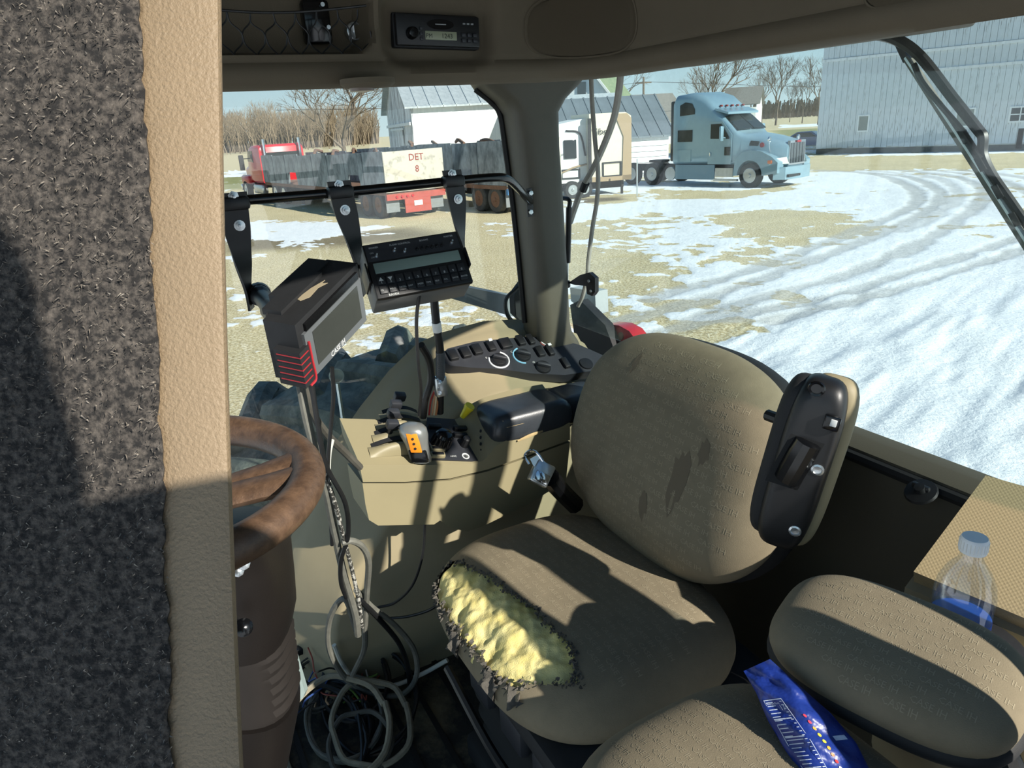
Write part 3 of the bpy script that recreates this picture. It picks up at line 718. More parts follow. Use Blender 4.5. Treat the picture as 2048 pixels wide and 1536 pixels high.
# ---- camper: cream end cap turned to the camera
c0 = G(1262, 388); c0.z = 0; c1 = c0 + Vector((-.975, -.22, 0)) * 3.5
fc = Fr(c0, tuple((c1 - c0).normalized().xy)); CW = (c1 - c0).length
camper = thing('camper_trailer', 'cream and white camper trailer parked left of the blue semi truck', 'camper', c0)
CREAM = mat('cream camper fibreglass', '#d8d0b8', .45, var=.03); CTAN = mat('tan camper trim', '#a08a6c', .5); CWHT = mat('white camper siding', '#e2e4e0', .45)
nn = -fc.y if (-fc.y).dot(CAM - c0) > 0 else fc.y
xs = CW * .53
M().prism([fc(0, 0, .62), fc(0, 0, 3.2), fc(.25, 0, 3.35), fc(xs, 0, 3.35), fc(xs, 0, .62)], -nn * 2.4, .06).obj('front_cap', CREAM, camper)
M().prism([fc(xs, 0, .62) - nn * .4, fc(CW, 0, .62) - nn * .4, fc(CW, 0, 2.95) - nn * .4, fc(xs, 0, 3.2) - nn * .4], -nn * 2.0).obj('slide_wall', CWHT, camper, smooth=False)
M().prism([fc(.0, 0, .62) + nn * .03, fc(.42, 0, .62) + nn * .03, fc(.36, 0, 2.4) + nn * .03, fc(.75, 0, 3.3) + nn * .03, fc(.2, 0, 3.3) + nn * .03, fc(0, 0, 3.1) + nn * .03], nn * .02).obj('corner_trim', CTAN, camper, smooth=False)
M().box(fc(xs / 2, 0, .72) + nn * .03, (xs, .04, .2), fc.ax).obj('skirt_trim', CTAN, camper, smooth=False)
for xa, xb, za, zb in ((.5, 1.25, .85, 1.35),):
    fr_ = M()
    for a, b, c, d in ((xa, xb, zb, zb + .05), (xa, xb, za - .05, za), (xa - .05, xa, za - .05, zb + .05), (xb, xb + .05, za - .05, zb + .05)): fr_.box(fc((a + b) / 2, 0, (c + d) / 2) + nn * .03, (b - a, .05, d - c), fc.ax)
    fr_.obj('hatch_frame', BLKM, camper, smooth=False)
xw = xs + (CW - xs) * .45
M().box(fc(xw, 0, 2.0) - nn * .36, (.55, .06, .75), fc.ax, .02).obj('camper_window', WSHIELD, camper)
hf = M()
for a, b, c, d in ((xw - .4, xw + .4, 1.15, 1.2), (xw - .4, xw + .4, .8, .85), (xw - .42, xw - .37, .8, 1.2), (xw + .37, xw + .42, .8, 1.2)): hf.box(fc((a + b) / 2, 0, (c + d) / 2) - nn * .37, (b - a, .05, d - c), fc.ax)
hf.obj('hatch_frame', BLKM, camper, smooth=False)
M().tube([fc(xs + .06, 0, 1.7) - nn * .36, fc(xs + .3, 0, 2.6) - nn * .36, fc(xs + .9, 0, 2.75) - nn * .36], .04, 5).obj('stripe', BLKM, camper)
M().tube([fc(xs + .02, 0, 1.35) - nn * .36, fc(xs + .6, 0, 1.25) - nn * .36, fc(xs + 1.3, 0, 1.05) - nn * .36, fc(CW - .1, 0, 1.3) - nn * .36], .04, 5).obj('stripe', CTAN, camper)
M().box(fc(xs, 0, 1.9) + nn * .02, (.12, .08, 2.55), fc.ax).obj('corner_moulding', BLKM, camper, smooth=False)
text(M(), 'Vibe', fc(1.75, 0, 2.52) + nn * .04, -fc.x, ZZ, .26, .01).obj('lettering', BLKM, camper, smooth=False)
text(M(), 'Vibe', fc(CW - .25, 0, 1.75) - nn * .37, -fc.x, ZZ, .14, .02).obj('lettering', BLKM, camper, smooth=False)
M().box(fc(CW * .5, 0, .45) - nn * 1.2, (CW * .9, 1.6, .3), fc.ax).obj('chassis', FRAME, camper, smooth=False)
for x in (CW * .75, CW * .6): wheel(fc, x, 0.15 if nn.dot(fc.y) < 0 else -.15, .36, .25, camper, ALU, TYRE, 1 if nn.dot(fc.y) > 0 else -1)
for x in (.3, xs): M().box(fc(x, 0, .3) - nn * .3, (.09, .09, .6), fc.ax).obj('stabiliser_leg', FRAME, camper, smooth=False)
# sign stake in front of camper
p = G(1274, 393); s_ = M().box(p + ZZ * .75, (.05, .05, 1.5), (_X0, Vector((0, 1, 0)), ZZ)).obj('marker_stake', ALU, smooth=False); tag(s_, 'thin grey marker stake in the grass before the blue truck tank', 'stake')
# ---- flatbed trailers carrying steel side panels
PANEL = mat('scuffed grey steel panels', '#5d666c', .6, col2='#98a2a6', vscale=2.2, stretch=(1, 1, .6), sharp=(.38, .62)); PANW = mat('whitewashed steel end panel', '#8f8b80', .8, col2='#bdb8aa', vscale=4, sharp=(.3, .48))
REDF = mat('faded red frame paint', '#a8483c', .6, var=.2, vscale=5); MUDF = mat('grey rubber flap', '#7d8284', .8, var=.15, vscale=5)
def flatbed(o, heading, length, lab, npan, ztop0, ztop1, letters=False, blue=False):
    f = Fr(o, heading); t = thing('flatbed_trailer', lab, 'trailer', o)      # x forward, origin at the rear left ground corner, y to the right rear corner = -y
    W2 = 2.5; zd = 1.02
    M().box(f(length / 2, -W2 / 2, zd - .08), (length, W2, .14), f.ax).obj('deck', RUST, t, smooth=False)
    for y in (-.75, -1.75): M().box(f(length / 2, y, zd - .3), (length, .14, .35), f.ax).obj('frame_rail', FRAME, t, smooth=False)
    pw = length / npan
    for k in range(npan):
        x0, x1 = k * pw, (k + 1) * pw - .05; a = ztop0 + (ztop1 - ztop0) * k / npan; b = ztop0 + (ztop1 - ztop0) * (k + 1) / npan
        jz = random.uniform(-.05, .05); jy = random.uniform(-.02, .02)
        for y in (-.04, -W2 + .04):
            poly = [(x0, zd), (x1, zd), (x1, b + jz), (x0, a + jz)]
            if k in (1, 5) and y > -1: poly = [(x0, zd), (x0 + .3, zd), (x0 + .45, zd + .55), (x1 - .35, zd + .55), (x1 - .2, zd), (x1, zd), (x1, b + jz), (x0, a + jz)]
            M().prism([f(x, y + jy, z) for x, z in poly], f.y * .06).obj('side_panel', PANEL, t, smooth=False)
    e = M().prism([f(-.02, 0, zd - .04), f(-.02, -W2, zd - .04), f(-.02, -W2, ztop0 + .02), f(-.02, 0, ztop0)], -f.x * .07).obj('end_panel', PANW, t, smooth=False)
    if letters:
        RL = mat('red stencil paint', '#8a2413', .7)
        text(M(), 'DET', f(-.1, -1.35, ztop0 - .36), -f.y, ZZ, .24, .004, True).obj('lettering', RL, e, smooth=False)
        text(M(), '8', f(-.1, -1.35, ztop0 - .78), -f.y, ZZ, .24, .004, True).obj('lettering', RL, e, smooth=False)
    for k in range(4): M().tube([f(1.0 + k * 2.2, -.3, ztop0 - .05), f(2.6 + k * 2.2, -1.0, ztop0 + .06 + .04 * (k % 2)), f(4.0 + k * 2, -1.6, ztop0)], .07, 5).obj('scrap_timber', RUST, t)
    M().box(f(-.02, -W2 / 2, zd - .22), (.12, W2, .22), f.ax).obj('rear_beam', mat('blue painted beam', '#4d86b8', .5) if blue else REDF, t, smooth=False)
    M().box(f(-.1, -W2 / 2, zd - .58), (.06, 1.1, .5), f.ax).obj('rear_plate', REDF, t, smooth=False); M().box(f(-.14, -W2 / 2, zd - .5), (.03, .35, .18), f.ax).obj('licence_plate', WHITE, t, smooth=False)
    for k in range(4): M().lathe(f(-.09, -.4 - k * .22, zd - .22), -f.x, [(.05, 0), (.05, .03), (0, .035)], 8).obj('tail_light', mat('red lens', '#b3202a', .3), t)
    for x in (.85, 2.0):
        for y in (-.16, -.5, -2.0, -2.34): wheel(f, x, y, .5, .26, t, RUST, TYRED, 1 if y > -1 else -1)
    for y in (-.3, -W2 + .3): M().box(f(.12, y, .55), (.03, .55, .62), f.ax).obj('mud_flap', MUDF, t, smooth=False)
    for y in (-.5, -2.0): M().box(f(length * .72, y, .5), (.12, .12, .9), f.ax).obj('landing_leg', FRAME, t, smooth=False)
    return f
o1 = onz(771, 385, 1.0); o1.z = 0
flatbed(o1, (-.56, .83), 14.6, 'flatbed trailer with grey panel sides and white end marked DET 8', 8, 2.42, 2.32, True)
o2 = onz(985, 380, 1.0); o2.z = 0
flatbed(o2 + Vector((.5, 1.2, 0)), (-.56, .83), 13, 'second flatbed trailer with rusty end behind the cab pillar', 7, 2.55, 2.45, False, True)
# ---- red day-cab truck coupled to the first trailer
fo = Fr(o1, (-.56, .83)); rp = fo(12.6, -1.25, 0); fr2 = Fr(rp, (-.56, .83)); red = thing('red_truck', 'red semi truck coupled to the front of the grey flatbed trailer', 'truck', rp)
REDP = mat('red truck paint', '#c21a26', .35, var=.05, coat=.4)
st = [(2.4, 1.2, .9, 2.75, .15), (2.55, 1.22, .9, 2.88, .2), (4.0, 1.22, .9, 2.85, .2), (4.5, 1.18, .95, 2.72, .2), (5.1, 1.1, .95, 2.0, .2), (5.3, .95, .9, 1.92, .2), (6.6, .85, .8, 1.75, .25), (7.0, .7, .8, 1.6, .25)]
M().rings([rring(fr2, x, w, b, t, r) for x, w, b, t, r in st]).obj('cab_body', REDP, red, angle=50)
for s in (-1, 1):
    M().prism([fr2(3.6, s * 1.21, 2.0), fr2(3.6, s * 1.21, 2.6), fr2(4.4, s * 1.2, 2.6), fr2(4.85, s * 1.14, 2.05)], fr2.y * s * .03).obj('door_window', WSHIELD, red, smooth=False)
    M().box(fr2(5.9, s * 1.02, 1.05), (1.5, .4, .5), fr2.ax, .15).obj('fender', REDP, red)
    M().box(fr2(4.7, s * 1.55, 2.0), (.12, .26, .8), fr2.ax, .04).obj('mirror', BLKM, red); M().tube([fr2(4.7, s * 1.1, 2.2), fr2(4.7, s * 1.5, 2.2)], .025, 5).obj('mirror_arm', BLKM, red)
    M().cyl(fr2(2.2, s * .95, .9), fr2(2.2, s * .95, 3.15), .07, 10).obj('exhaust_stack', CHROME, red)
    for x in (5.95, .6, -.7): wheel(fr2, x, s * 1.08, .5, .3, red, ALU, TYRE, s)
    M().box(fr2(3.6, s * 1.05, .6), (1.6, .35, .5), fr2.ax, .1).obj('fuel_tank', ALU, red)
M().box(fr2(2.38, 0, 2.1), (.04, 1.9, .75), fr2.ax).obj('rear_window', WSHIELD, red, smooth=False)
for s in (-1, 1): M().box(fr2(2.5, s * .42, .75), (8.5, .1, .28), fr2.ax).obj('frame_rail', FRAME, red, smooth=False)
M().box(fr2(7.05, 0, .6), (.2, 2.3, .35), fr2.ax, .05).obj('bumper', CHROME, red)
# ---- dark-windowed coach behind the second trailer
q0 = G(948, 345); q0.z = 0; fq = Fr(q0, (.93, .35)); coach = thing('parked_coach', 'white coach body with dark glazing above the second trailer', 'vehicle', q0)
M().box(fq(2.6, 1.25, 1.95), (5.2, 2.5, 2.7), fq.ax, .1).obj('coach_body', CWHT, coach); M().box(fq(3.2, -.02, 2.55), (3.6, .06, 1.1), fq.ax).obj('coach_glass', WSHIELD, coach, smooth=False)
M().prism([fq(.2, -.1, 3.2), fq(5.2, -.1, 3.2), fq(5.2, -.1, 3.35), fq(1.4, -.1, 3.4)], fq.y * 2.6).obj('awning', BLKM, coach, smooth=False)
M().tube([fq(.1, .1, 3.3), fq(.15, .1, 3.65), fq(.8, .1, 3.65), fq(.85, .1, 3.3)], .03, 5).obj('roof_rail', ALU, coach)
for x in (1.0, 4.2): wheel(fq, x, .15, .4, .25, coach, ALU, TYRE, -1)
# blue car by the barn corner
k0 = G(1612, 300); k0.z = 0; fk = Fr(k0, (.8, -.6)); car = thing('blue_car', 'dark blue car half hidden between the semi truck nose and white barn', 'car', k0)
CARB = mat('dark blue car paint', '#3c4f7a', .3, coat=.5)
M().rings([rring(fk, x, w, b, t, .15) for x, w, b, t in ((-2, .75, .4, .85), (-1.6, .85, .35, 1.0), (-1.2, .85, .35, 1.05), (-.6, .8, .35, 1.4), (.5, .8, .35, 1.42), (1.1, .85, .35, 1.0), (2.0, .85, .35, .85), (2.2, .75, .4, .7))]).obj('car_body', CARB, car)
for s in (-1, 1): M().prism([fk(-.95, s * .84, 1.02), fk(-.55, s * .82, 1.34), fk(.45, s * .82, 1.34), fk(.95, s * .85, 1.02)], fk.y * s * .02).obj('side_glass', WSHIELD, car, smooth=False)
for x in (-1.3, 1.35):
    for s in (-1, 1): wheel(fk, x, s * .75, .32, .2, car, ALU, TYRE, s)

# ================================================================ THE CAB SHELL
CX_, CZ_ = (UU, VV, ZZ), ZZ
FLOORZ = 1.68
MATF = mat('dirty rubber floor mat', '#2a2925', .85, col2='#6f6650', vscale=7, sharp=(.48, .68), bump=.4, bscale=120)
fl = struct(M().box(C(.35, .92, FLOORZ - .03), (1.9, 1.6, .06)).obj('floor', MATF, smooth=False), 'dirty black rubber cab floor')
for k in range(9):
    M().box(C(.10 + k * .075, 1.1, FLOORZ + .003), (.012, .85, .006)).obj('mat_rib', RUBBER, fl, smooth=False)
# right-hand moulded wheel-arch wall
out = [(.13, 1.64), (.145, 1.79), (.165, 1.9), (.21, 2.02), (.288, 2.14), (.369, 2.257), (.445, 2.337), (.53, 2.415), (.609, 2.466), (.68, 2.484), (.8, 2.49), (.9, 2.478), (1.0, 2.45), (1.1, 2.40), (1.12, 1.64)]
ins = []
for i, (u, z) in enumerate(out):
    if i == 0: ins.append((.06, 0))
    elif i < 4: ins.append((.07, -.01))
    elif i < 8: ins.append((.075, -.05))
    elif i < 10: ins.append((.045, -.095))
    elif i < 14: ins.append((0, -.12))
    else: ins.append((0, 0))
prof = [(1.72, -.15), (1.70, 0), (1.68, .02), (1.655, .16), (1.62, .38), (1.58, .62), (1.54, .85), (1.51, 1.0), (1.495, 1.08), (1.485, 1.2)]
wr = M().rings([[C(u + a * k, v, z + b * k) for (u, z), (a, b) in zip(out, ins)] for v, k in prof])
struct(wr.obj('wall_right', BEIGE, angle=50), 'beige moulded wheel-arch wall behind the control console')
# rear wall below the window, with sill
wrear = M().prism([C(1.06, .1, 1.65), C(1.2, .1, 1.65), C(1.2, .1, 2.40), C(1.12, .1, 2.425), C(1.085, .1, 2.415), C(1.075, .1, 2.38)], VV * 1.42, .01)
wrear = struct(wrear.obj('wall_rear', mat('dark olive trim', '#4a4436', .75, bump=.3, bscale=600)), 'dark trim panel under the rear window')
M().tube([C(1.083, .1, 2.40), C(1.083, .8, 2.40), C(1.083, 1.5, 2.40)], .011, 8).obj('sill_seal', RUBBER, wrear)
# headliner: one sweep along the right side, round the corner and across the rear
path = []; r_c = .12
for k in range(170): path.append((-.55 + k * (.83 + .55) / 169, 1.42, 0, -1))
for k in range(1, 16):
    a = rad(90 - 90 * k / 16); path.append((.83 + r_c * math.cos(a), 1.30 + r_c * math.sin(a), -math.cos(a), -math.sin(a)))
for k in range(190): path.append((.95, 1.30 - k * 1.2 / 189, -1, 0))
prof = [(-.36, 3.16), (-.3, 3.11), (-.12, 3.098), (-.03, 3.088), (0, 3.095), (.009, 3.108), (.009, 3.122), (.0, 3.132)] + [(.004 + .10 * ((z - 3.132) / .27) ** 2, z) for z in np.linspace(3.138, 3.40, 44)] + [(.2, 3.44), (.5, 3.46)]
def rrect(x, y, cx, cy, hx, hy, r):
    qx, qy = abs(x - cx) - hx + r, abs(y - cy) - hy + r
    return math.hypot(max(qx, 0), max(qy, 0)) + min(max(qx, qy), 0) - r
nl, nr_ = onv(430, 60, 1.42), onv(748, 102, 1.42); rl, rr2 = onv(762, 60, 1.42), onv(988, 128, 1.42)
NU0, NU1, NZ0 = uvz(nl)[0] - .12, uvz(nr_)[0], uvz(nr_)[2]; RU0, RU1, RZ0 = uvz(rl)[0], uvz(rr2)[0], uvz(rr2)[2]
def ss(a, b, x): 
    t = min(1, max(0, (x - a) / (b - a))); return t * t * (3 - 2 * t)
def recess(u, v, z):
    if abs(v - 1.42) > .001: return 0
    d = rrect(u, z, (NU0 + NU1) / 2, NZ0 + .075, (NU1 - NU0) / 2, .075, .04); a = .09 * ss(.006, -.008, d)
    d = rrect(u, z, (RU0 + RU1) / 2, RZ0 + .068, (RU1 - RU0) / 2, .068, .045); b = .030 * ss(.010, -.016, d)
    return max(a, b)
hl = M(); npf = len(prof)
def nar(n_, v): return n_ * (1 - .85 * ss(.78, .62, v)) if n_ < 0 else n_      # unseen outer part narrowed towards the door so sunlight gets past
hl.rings([[C(u + a * nar(n_, v) - a * recess(u, v, z), v + b * nar(n_, v) - b * recess(u, v, z), z) for n_, z in prof] for u, v, a, b in path], closed=False)
ceil = struct(hl.obj('ceiling', HEADL, angle=60), 'dark beige moulded headliner round the cab roof')
M().box(C(-.15, 1.03, 3.5), (1.2, 1.2, .06)).obj('roof_panel', HEADL, ceil, smooth=False)
M().box(C(.80, .86, 3.5), (.70, 1.54, .06)).obj('roof_panel', HEADL, ceil, smooth=False)
M().prism([C(-.55, 1.78, 3.17), C(1.35, 1.78, 3.17), C(1.35, .75, 3.17), C(1.25, .75, 3.17), C(1.25, 1.70, 3.17), C(-.55, 1.70, 3.17)], ZZ * .3).obj('outer_roof_rim', HEADL, ceil, smooth=False)
# right rear pillar
def pring(uc, vc, z, hu, hv, r=.035):
    o = []
    for cx, cy, a0 in ((hu - r, hv - r, 0), (-hu + r, hv - r, 90), (-hu + r, -hv + r, 180), (hu - r, -hv + r, 270)):
        for k in range(5):
            a = rad(a0 + 22.5 * k); o.append(C(uc + cx + r * math.cos(a), vc + cy + r * math.sin(a), z))
    return o
PILL = mat('pillar plastic', '#4c483c', .5, var=.05, bump=.2, bscale=700)
pr = [(2.36, .985, .075), (2.44, .965, .062), (2.47, .955, .053), (2.50, .951, .051), (2.65, .946, .053), (2.82, .938, .055), (2.95, .929, .058), (3.03, .925, .063), (3.06, .925, .085), (3.09, .925, .125), (3.13, .93, .16)]
pil = struct(M().rings([pring(u, 1.64, z, h, .065) for z, u, h in pr]).obj('trim_1', PILL, angle=40), 'olive grey corner pillar between side and rear window')
M().tube([C(u - h - .004, 1.66, z) for z, u, h in pr[3:-1]], .008, 6).obj('window_seal', RUBBER, pil)
M().tube([C(u + h + .003, 1.66, z) for z, u, h in pr[3:-1]], .006, 6).obj('window_seal', RUBBER, pil)
# window panes
GL1 = glass_mat('side window glass', (.93, .96, .95), .05, .006); GL2 = glass_mat('rear window glass', (.90, .96, .955), .05, .022)
struct(M().box(C(.2, 1.75, 2.42), (1.5, .006, 1.5)).obj('window_1', GL1, smooth=False), 'right side window pane')
struct(M().box(C(1.21, .92, 2.78), (.006, 2.16, .78)).obj('window_2', GL2, smooth=False), 'dusty rear window pane')
# front left post: vinyl strip and carpet
def row(y): 
    t = (y) / 1536.0
    return 277 + 62 * t + 8 * math.sin(t * 2.5), 441 + 14 * t + 30 * t * t
ys = list(range(-260, 1860, 20)); DP = .55
mm = M(); mm.rings([[P(row(y)[0] - 40, y, DP + .004), P(row(y)[0] + 12, y, DP), P(row(y)[1] - 22, y, DP + .000), P(row(y)[1] - 6, y, DP + .002), P(row(y)[1] - 1, y, DP + .006), P(row(y)[1] + 2, y, DP + .014), P(row(y)[1] - 30, y, DP + .07), P(row(y)[0] - 60, y, DP + .08)] for y in ys])
post = struct(mm.obj('trim_2', mat('pebbled tan vinyl', '#86735a', .6, var=.05, vscale=14, bump=.9, bscale=330), angle=50), 'tan pebbled vinyl strip on the near door post')
mm = M(); rg = random.Random(3)
jag = [rg.uniform(-5, 5) + (10 * math.sin(y * .021) if y > 500 else 0) * .4 for y in ys]
mm.rings([[P(-420, y, DP - .02), P(-200, y, DP - .012), P(60, y, DP - .008), P(row(y)[0] - 16, y, DP - .006), P(row(y)[0] + j, y, DP - .004), P(row(y)[0] + j + 3, y, DP + .004), P(-420, y, DP + .02)] for y, j in zip(ys, jag)])
CARPET = mat('black carpet pile', '#1c1a19', .95, col2='#5c554e', vscale=150, sharp=(.42, .7), bump=1.0, bscale=220)
carp = mm.obj('carpet_strip', CARPET, post, angle=80)
tf = M()
for k in range(5200):
    y = rg.uniform(-40, 1580); x = rg.uniform(-60, row(y)[0] + 4); p0 = P(x, y, DP - .0085 - .002 * rg.random()); dd = Vector((rg.uniform(-1, 1), rg.uniform(-1.4, .2), rg.uniform(-1, 1))) * .0036
    s1 = Vector((rg.uniform(-1, 1), rg.uniform(-1, 1), rg.uniform(-1, 1))).normalized() * .0006
    tf.add([p0 - s1, p0 + s1, p0 + dd], [(0, 1, 2)])
tf.obj('carpet_pile', mat('carpet fibre', '#4a443e', .6, col2='#b3a898', vscale=300, sharp=(.45, .8)), post, kind='stuff', smooth=False)
# left side, outside the frame: door posts, step platform, rear corner cover
def bar(pts, name, lab):
    rs = [[C(u - .041 + du * w, .12 + dv * .02, z - .073) for du, dv in ((-.5, -1), (.5, -1), (.5, 1), (-.5, 1))] for u, z, w in pts]
    return struct(M().rings(rs).obj(name, BLKM, smooth=False), lab)
bar([(.46, 1.75, .2), (.70, 2.45, .14), (.745, 2.58, .10), (.775, 2.68, .065), (.80, 2.75, .045), (.865, 2.91, .036), (.915, 3.07, .036), (.985, 3.30, .036)], 'trim_3', 'slanted frame edge of the half open door')
bar([(.58, 1.75, .08), (.875, 2.55, .078), (.94, 2.72, .078), (1.01, 2.92, .078), (1.075, 3.08, .078), (1.15, 3.45, .078)], 'trim_4', 'slanted black rear post of the door opening')
struct(M().box(C(.3, -.42, 1.745), (1.0, .9, .05)).obj('trim_6', BLKM), 'step platform outside the cab door')

# ---------------------------------------------------------------- the photographer, behind the camera, whose shadow falls on the door post
def person():
    J = {'pel': (.24, -.40, 2.68), 'sp': (.24, -.39, 2.92), 'ch': (.235, -.37, 3.12), 'nk': (.205, -.33, 3.29), 'h1': (.195, -.31, 3.40), 'h2': (.19, -.3, 3.48), 'h3': (.19, -.3, 3.545),
         'sl': (.05, -.36, 3.22), 'el': (-.06, -.25, 2.98), 'wl': (-.05, -.09, 2.93), 'sr': (.39, -.36, 3.22), 'er': (.36, -.22, 2.98), 'wr': (.14, -.09, 2.92),
         'hl': (0.160, -0.400, 2.620), 'kl': (0.150, -0.360, 2.220), 'al': (0.150, -0.400, 1.840), 'tl': (0.130, -0.280, 1.810), 'hr': (0.330, -0.400, 2.620), 'kr': (0.340, -0.360, 2.220), 'ar': (0.340, -0.400, 1.840), 'tr': (0.350, -0.280, 1.810)}
    R_ = {'pel': .15, 'sp': .14, 'ch': .155, 'nk': .045, 'h1': .055, 'h2': .064, 'h3': .055, 'sl': .075, 'el': .055, 'wl': .036, 'sr': .075, 'er': .055, 'wr': .036, 'hl': .10, 'kl': .075, 'al': .05, 'tl': .04, 'hr': .10, 'kr': .075, 'ar': .05, 'tr': .04}
    E_ = [('pel', 'sp'), ('sp', 'ch'), ('ch', 'nk'), ('nk', 'h1'), ('h1', 'h2'), ('h2', 'h3'), ('ch', 'sl'), ('sl', 'el'), ('el', 'wl'), ('ch', 'sr'), ('sr', 'er'), ('er', 'wr'), ('pel', 'hl'), ('hl', 'kl'), ('kl', 'al'), ('al', 'tl'), ('pel', 'hr'), ('hr', 'kr'), ('kr', 'ar'), ('ar', 'tr')]
    ks = list(J); org = C(.24, -.4, 1.78); me = bpy.data.meshes.new('person')
    me.from_pydata([C(*J[k]) - org for k in ks], [(ks.index(a), ks.index(b)) for a, b in E_], [])
    o = put('person', me, mat('dark winter jacket', '#23262c', .85, var=.2, vscale=20), None, org)
    md = o.modifiers.new('skin', 'SKIN'); md.use_smooth_shade = True
    sk = me.skin_vertices[0].data
    for i, k in enumerate(ks): sk[i].radius = (R_[k], R_[k]); sk[i].use_root = (k == 'pel')
    s = o.modifiers.new('sub', 'SUBSURF'); s.levels = s.render_levels = 2
    tag(o, 'person in dark jacket at the open cab door whose shadow falls on the post', 'person')
    SK = mat('skin', '#c09078', .6); h = M()
    for s_, w in ((-1, (-.05, -.09, 2.93)), (1, (.14, -.09, 2.92))):
        b = C(*w); kn = C(w[0] + (.02 if s_ < 0 else -.02), -.045, w[2] + .03)
        h.tube([b, b.lerp(kn, .5), kn], lambda t: .036 - .008 * t, 10)
        for k in range(4):
            q = kn + UU * (s_ * -.008 * (k - 1.5)) + ZZ * (.018 * (k - 1.5)); d = UU * (-s_)
            h.tube([q, q + d * .018 + VV * .018, q + d * (.034 - .003 * abs(k - 1.5)) + VV * .016], .008, 7)
        h.tube([b + VV * .02 - ZZ * .01, b + VV * .03 - UU * s_ * .02 + ZZ * .02, b + VV * .025 - UU * s_ * .03 + ZZ * .05], .0095, 7)
    h.obj('hand', SK, o)
    fa = M().lathe(C(.19, -.31, 3.40), ZZ, [(.02, -.02), (.05, .02), (.063, .06), (.066, .1), (.06, .14), (.04, .165), (.001, .175)], 20)
    fa.obj('hair', mat('brown hair', '#3b2d22', .8), o)
    f_ = M(); c = C(.18, -.248, 3.44)
    f_.tube([c + ZZ * .05, c + VV * .02 + ZZ * .02, c], lambda t: .008 + .008 * t, 7); f_.obj('nose', SK, o)
    e = M()
    for s_ in (-1, 1): e.lathe(c + UU * .03 * s_ + ZZ * .045 - VV * .01, VV, [(.001, 0), (.012, .002), (.009, .009), (.001, .011)], 10)
    e.obj('eye', WHITE, o); M().box(c - ZZ * .035, (.045, .012, .01), None, .004).obj('mouth', mat('lips', '#9a5a50', .6), o)
person()
ph = M().box(C(.045, -.03, 3.0), (.15, .009, .075), None, .004).obj('smartphone', BLKG); tag(ph, 'black smartphone held up by the person at the door', 'phone')

# ---------------------------------------------------------------- tractor outside the glass
TTY = mat('mud caked tractor tyre', '#4f5651', .9, col2='#8b8c80', vscale=9, sharp=(.4, .65), bump=.5, bscale=40)
tc_ = C(.80, 0, 1.16); RT = 1.12
tyre = thing('tractor_tyre', 'muddy rear tractor tyre with deep lugs below the side window', 'tyre', C(.80, 2.3, 0))
M().lathe(C(.80, 2.0, 1.15), VV, [(.5, .1), (.62, .02), (.95, .0), (RT - .04, .06), (RT, .14), (RT + .005, .3), (RT, .46), (RT - .04, .54), (.95, .6), (.6, .58)], 60).obj('carcass', TTY, tyre)
for k in range(26):
    for s in (0, 1):
        a = 2 * math.pi * (k + .5 * s) / 26; er = UU * math.cos(a) + ZZ * math.sin(a); et = UU * -math.sin(a) + ZZ * math.cos(a)
        v0, v1 = (2.02, 2.34) if s == 0 else (2.58, 2.26); b = C(.80, 0, 1.15)
        M().tube([b + VV * v + et * sh + er * (RT - dr0) for v, sh, dr0 in ((v0 - .01, -.05, .07), (v0 + .01 * (1 - 2 * s), -.03, .012), ((v0 + v1) / 2, .04, .0), (v1, .12, .0))], lambda t: .058 - .014 * t, 8, sub=3).obj('tread_lug', TTY, tyre)
REDT = mat('tractor red paint', '#b3272c', .35, var=.08, coat=.4)
fe = [onu(x, y, 1.27) for x, y in ((1190, 656), (1212, 648), (1238, 651), (1258, 662), (1272, 680), (1284, 700), (1292, 745), (1190, 745))]
fob = M().prism(fe, UU * .05, .012, 4).obj('rear_fender', REDT, angle=60); tag(fob, 'red rear fender of the tractor outside the corner pillar', 'fender')
lp = onu(1243, 672, 1.27); M().lathe(lp + UU * .001, -UU, [(.012, 0), (.012, .006), (0, .008)], 10).obj('fender_bolt', RUST, fob)
# black liner shape between pillar and red fender
ln = [onu(x, y, 1.235) for x, y in ((1140, 610), (1160, 600), (1185, 625), (1210, 650), (1225, 690), (1232, 735), (1190, 740), (1150, 680))]
o = M().prism(ln, UU * .03, .004).obj('fender_liner', BLKM); tag(o, 'black curved fender liner beside the corner pillar', 'liner')
ln = [onv(x, y, 1.95) for x, y in ((872, 562), (1062, 600), (1068, 640), (1020, 632), (872, 588))]
o = M().prism(ln, VV * .08, .008).obj('hitch_beam', mat('grey painted beam', '#8d9296', .5, .2, var=.1)); tag(o, 'grey steel beam outside the side window left of the pillar', 'beam')
ln = [onv(x, y, 1.82) for x, y in ((1028, 590), (1050, 560), (1072, 548), (1076, 655), (1050, 650), (1030, 630))]
o = M().prism(ln, VV * .03, .005).obj('mount_plate', BLKM); tag(o, 'black mounting plate outside the glass at the pillar foot', 'plate')
o = M().tube([onv(x, y, 1.79) for x, y in ((1068, 540), (1035, 575), (1012, 600), (1018, 635), (1048, 655), (1070, 650))], .006, 8).obj('breather_hose', CABLE); tag(o, 'black hose bowed beside the mounting plate', 'hose')
ln = [onu(x, y, 1.30) for x, y in ((1140, 575), (1190, 583), (1192, 628), (1180, 632), (1142, 602))]
o = M().prism(ln, UU * .05, .006).obj('lamp_housing', mat('clear grey lens', '#a5abac', .2)); tag(o, 'grey lamp housing outside the rear glass by the pillar', 'lamp')
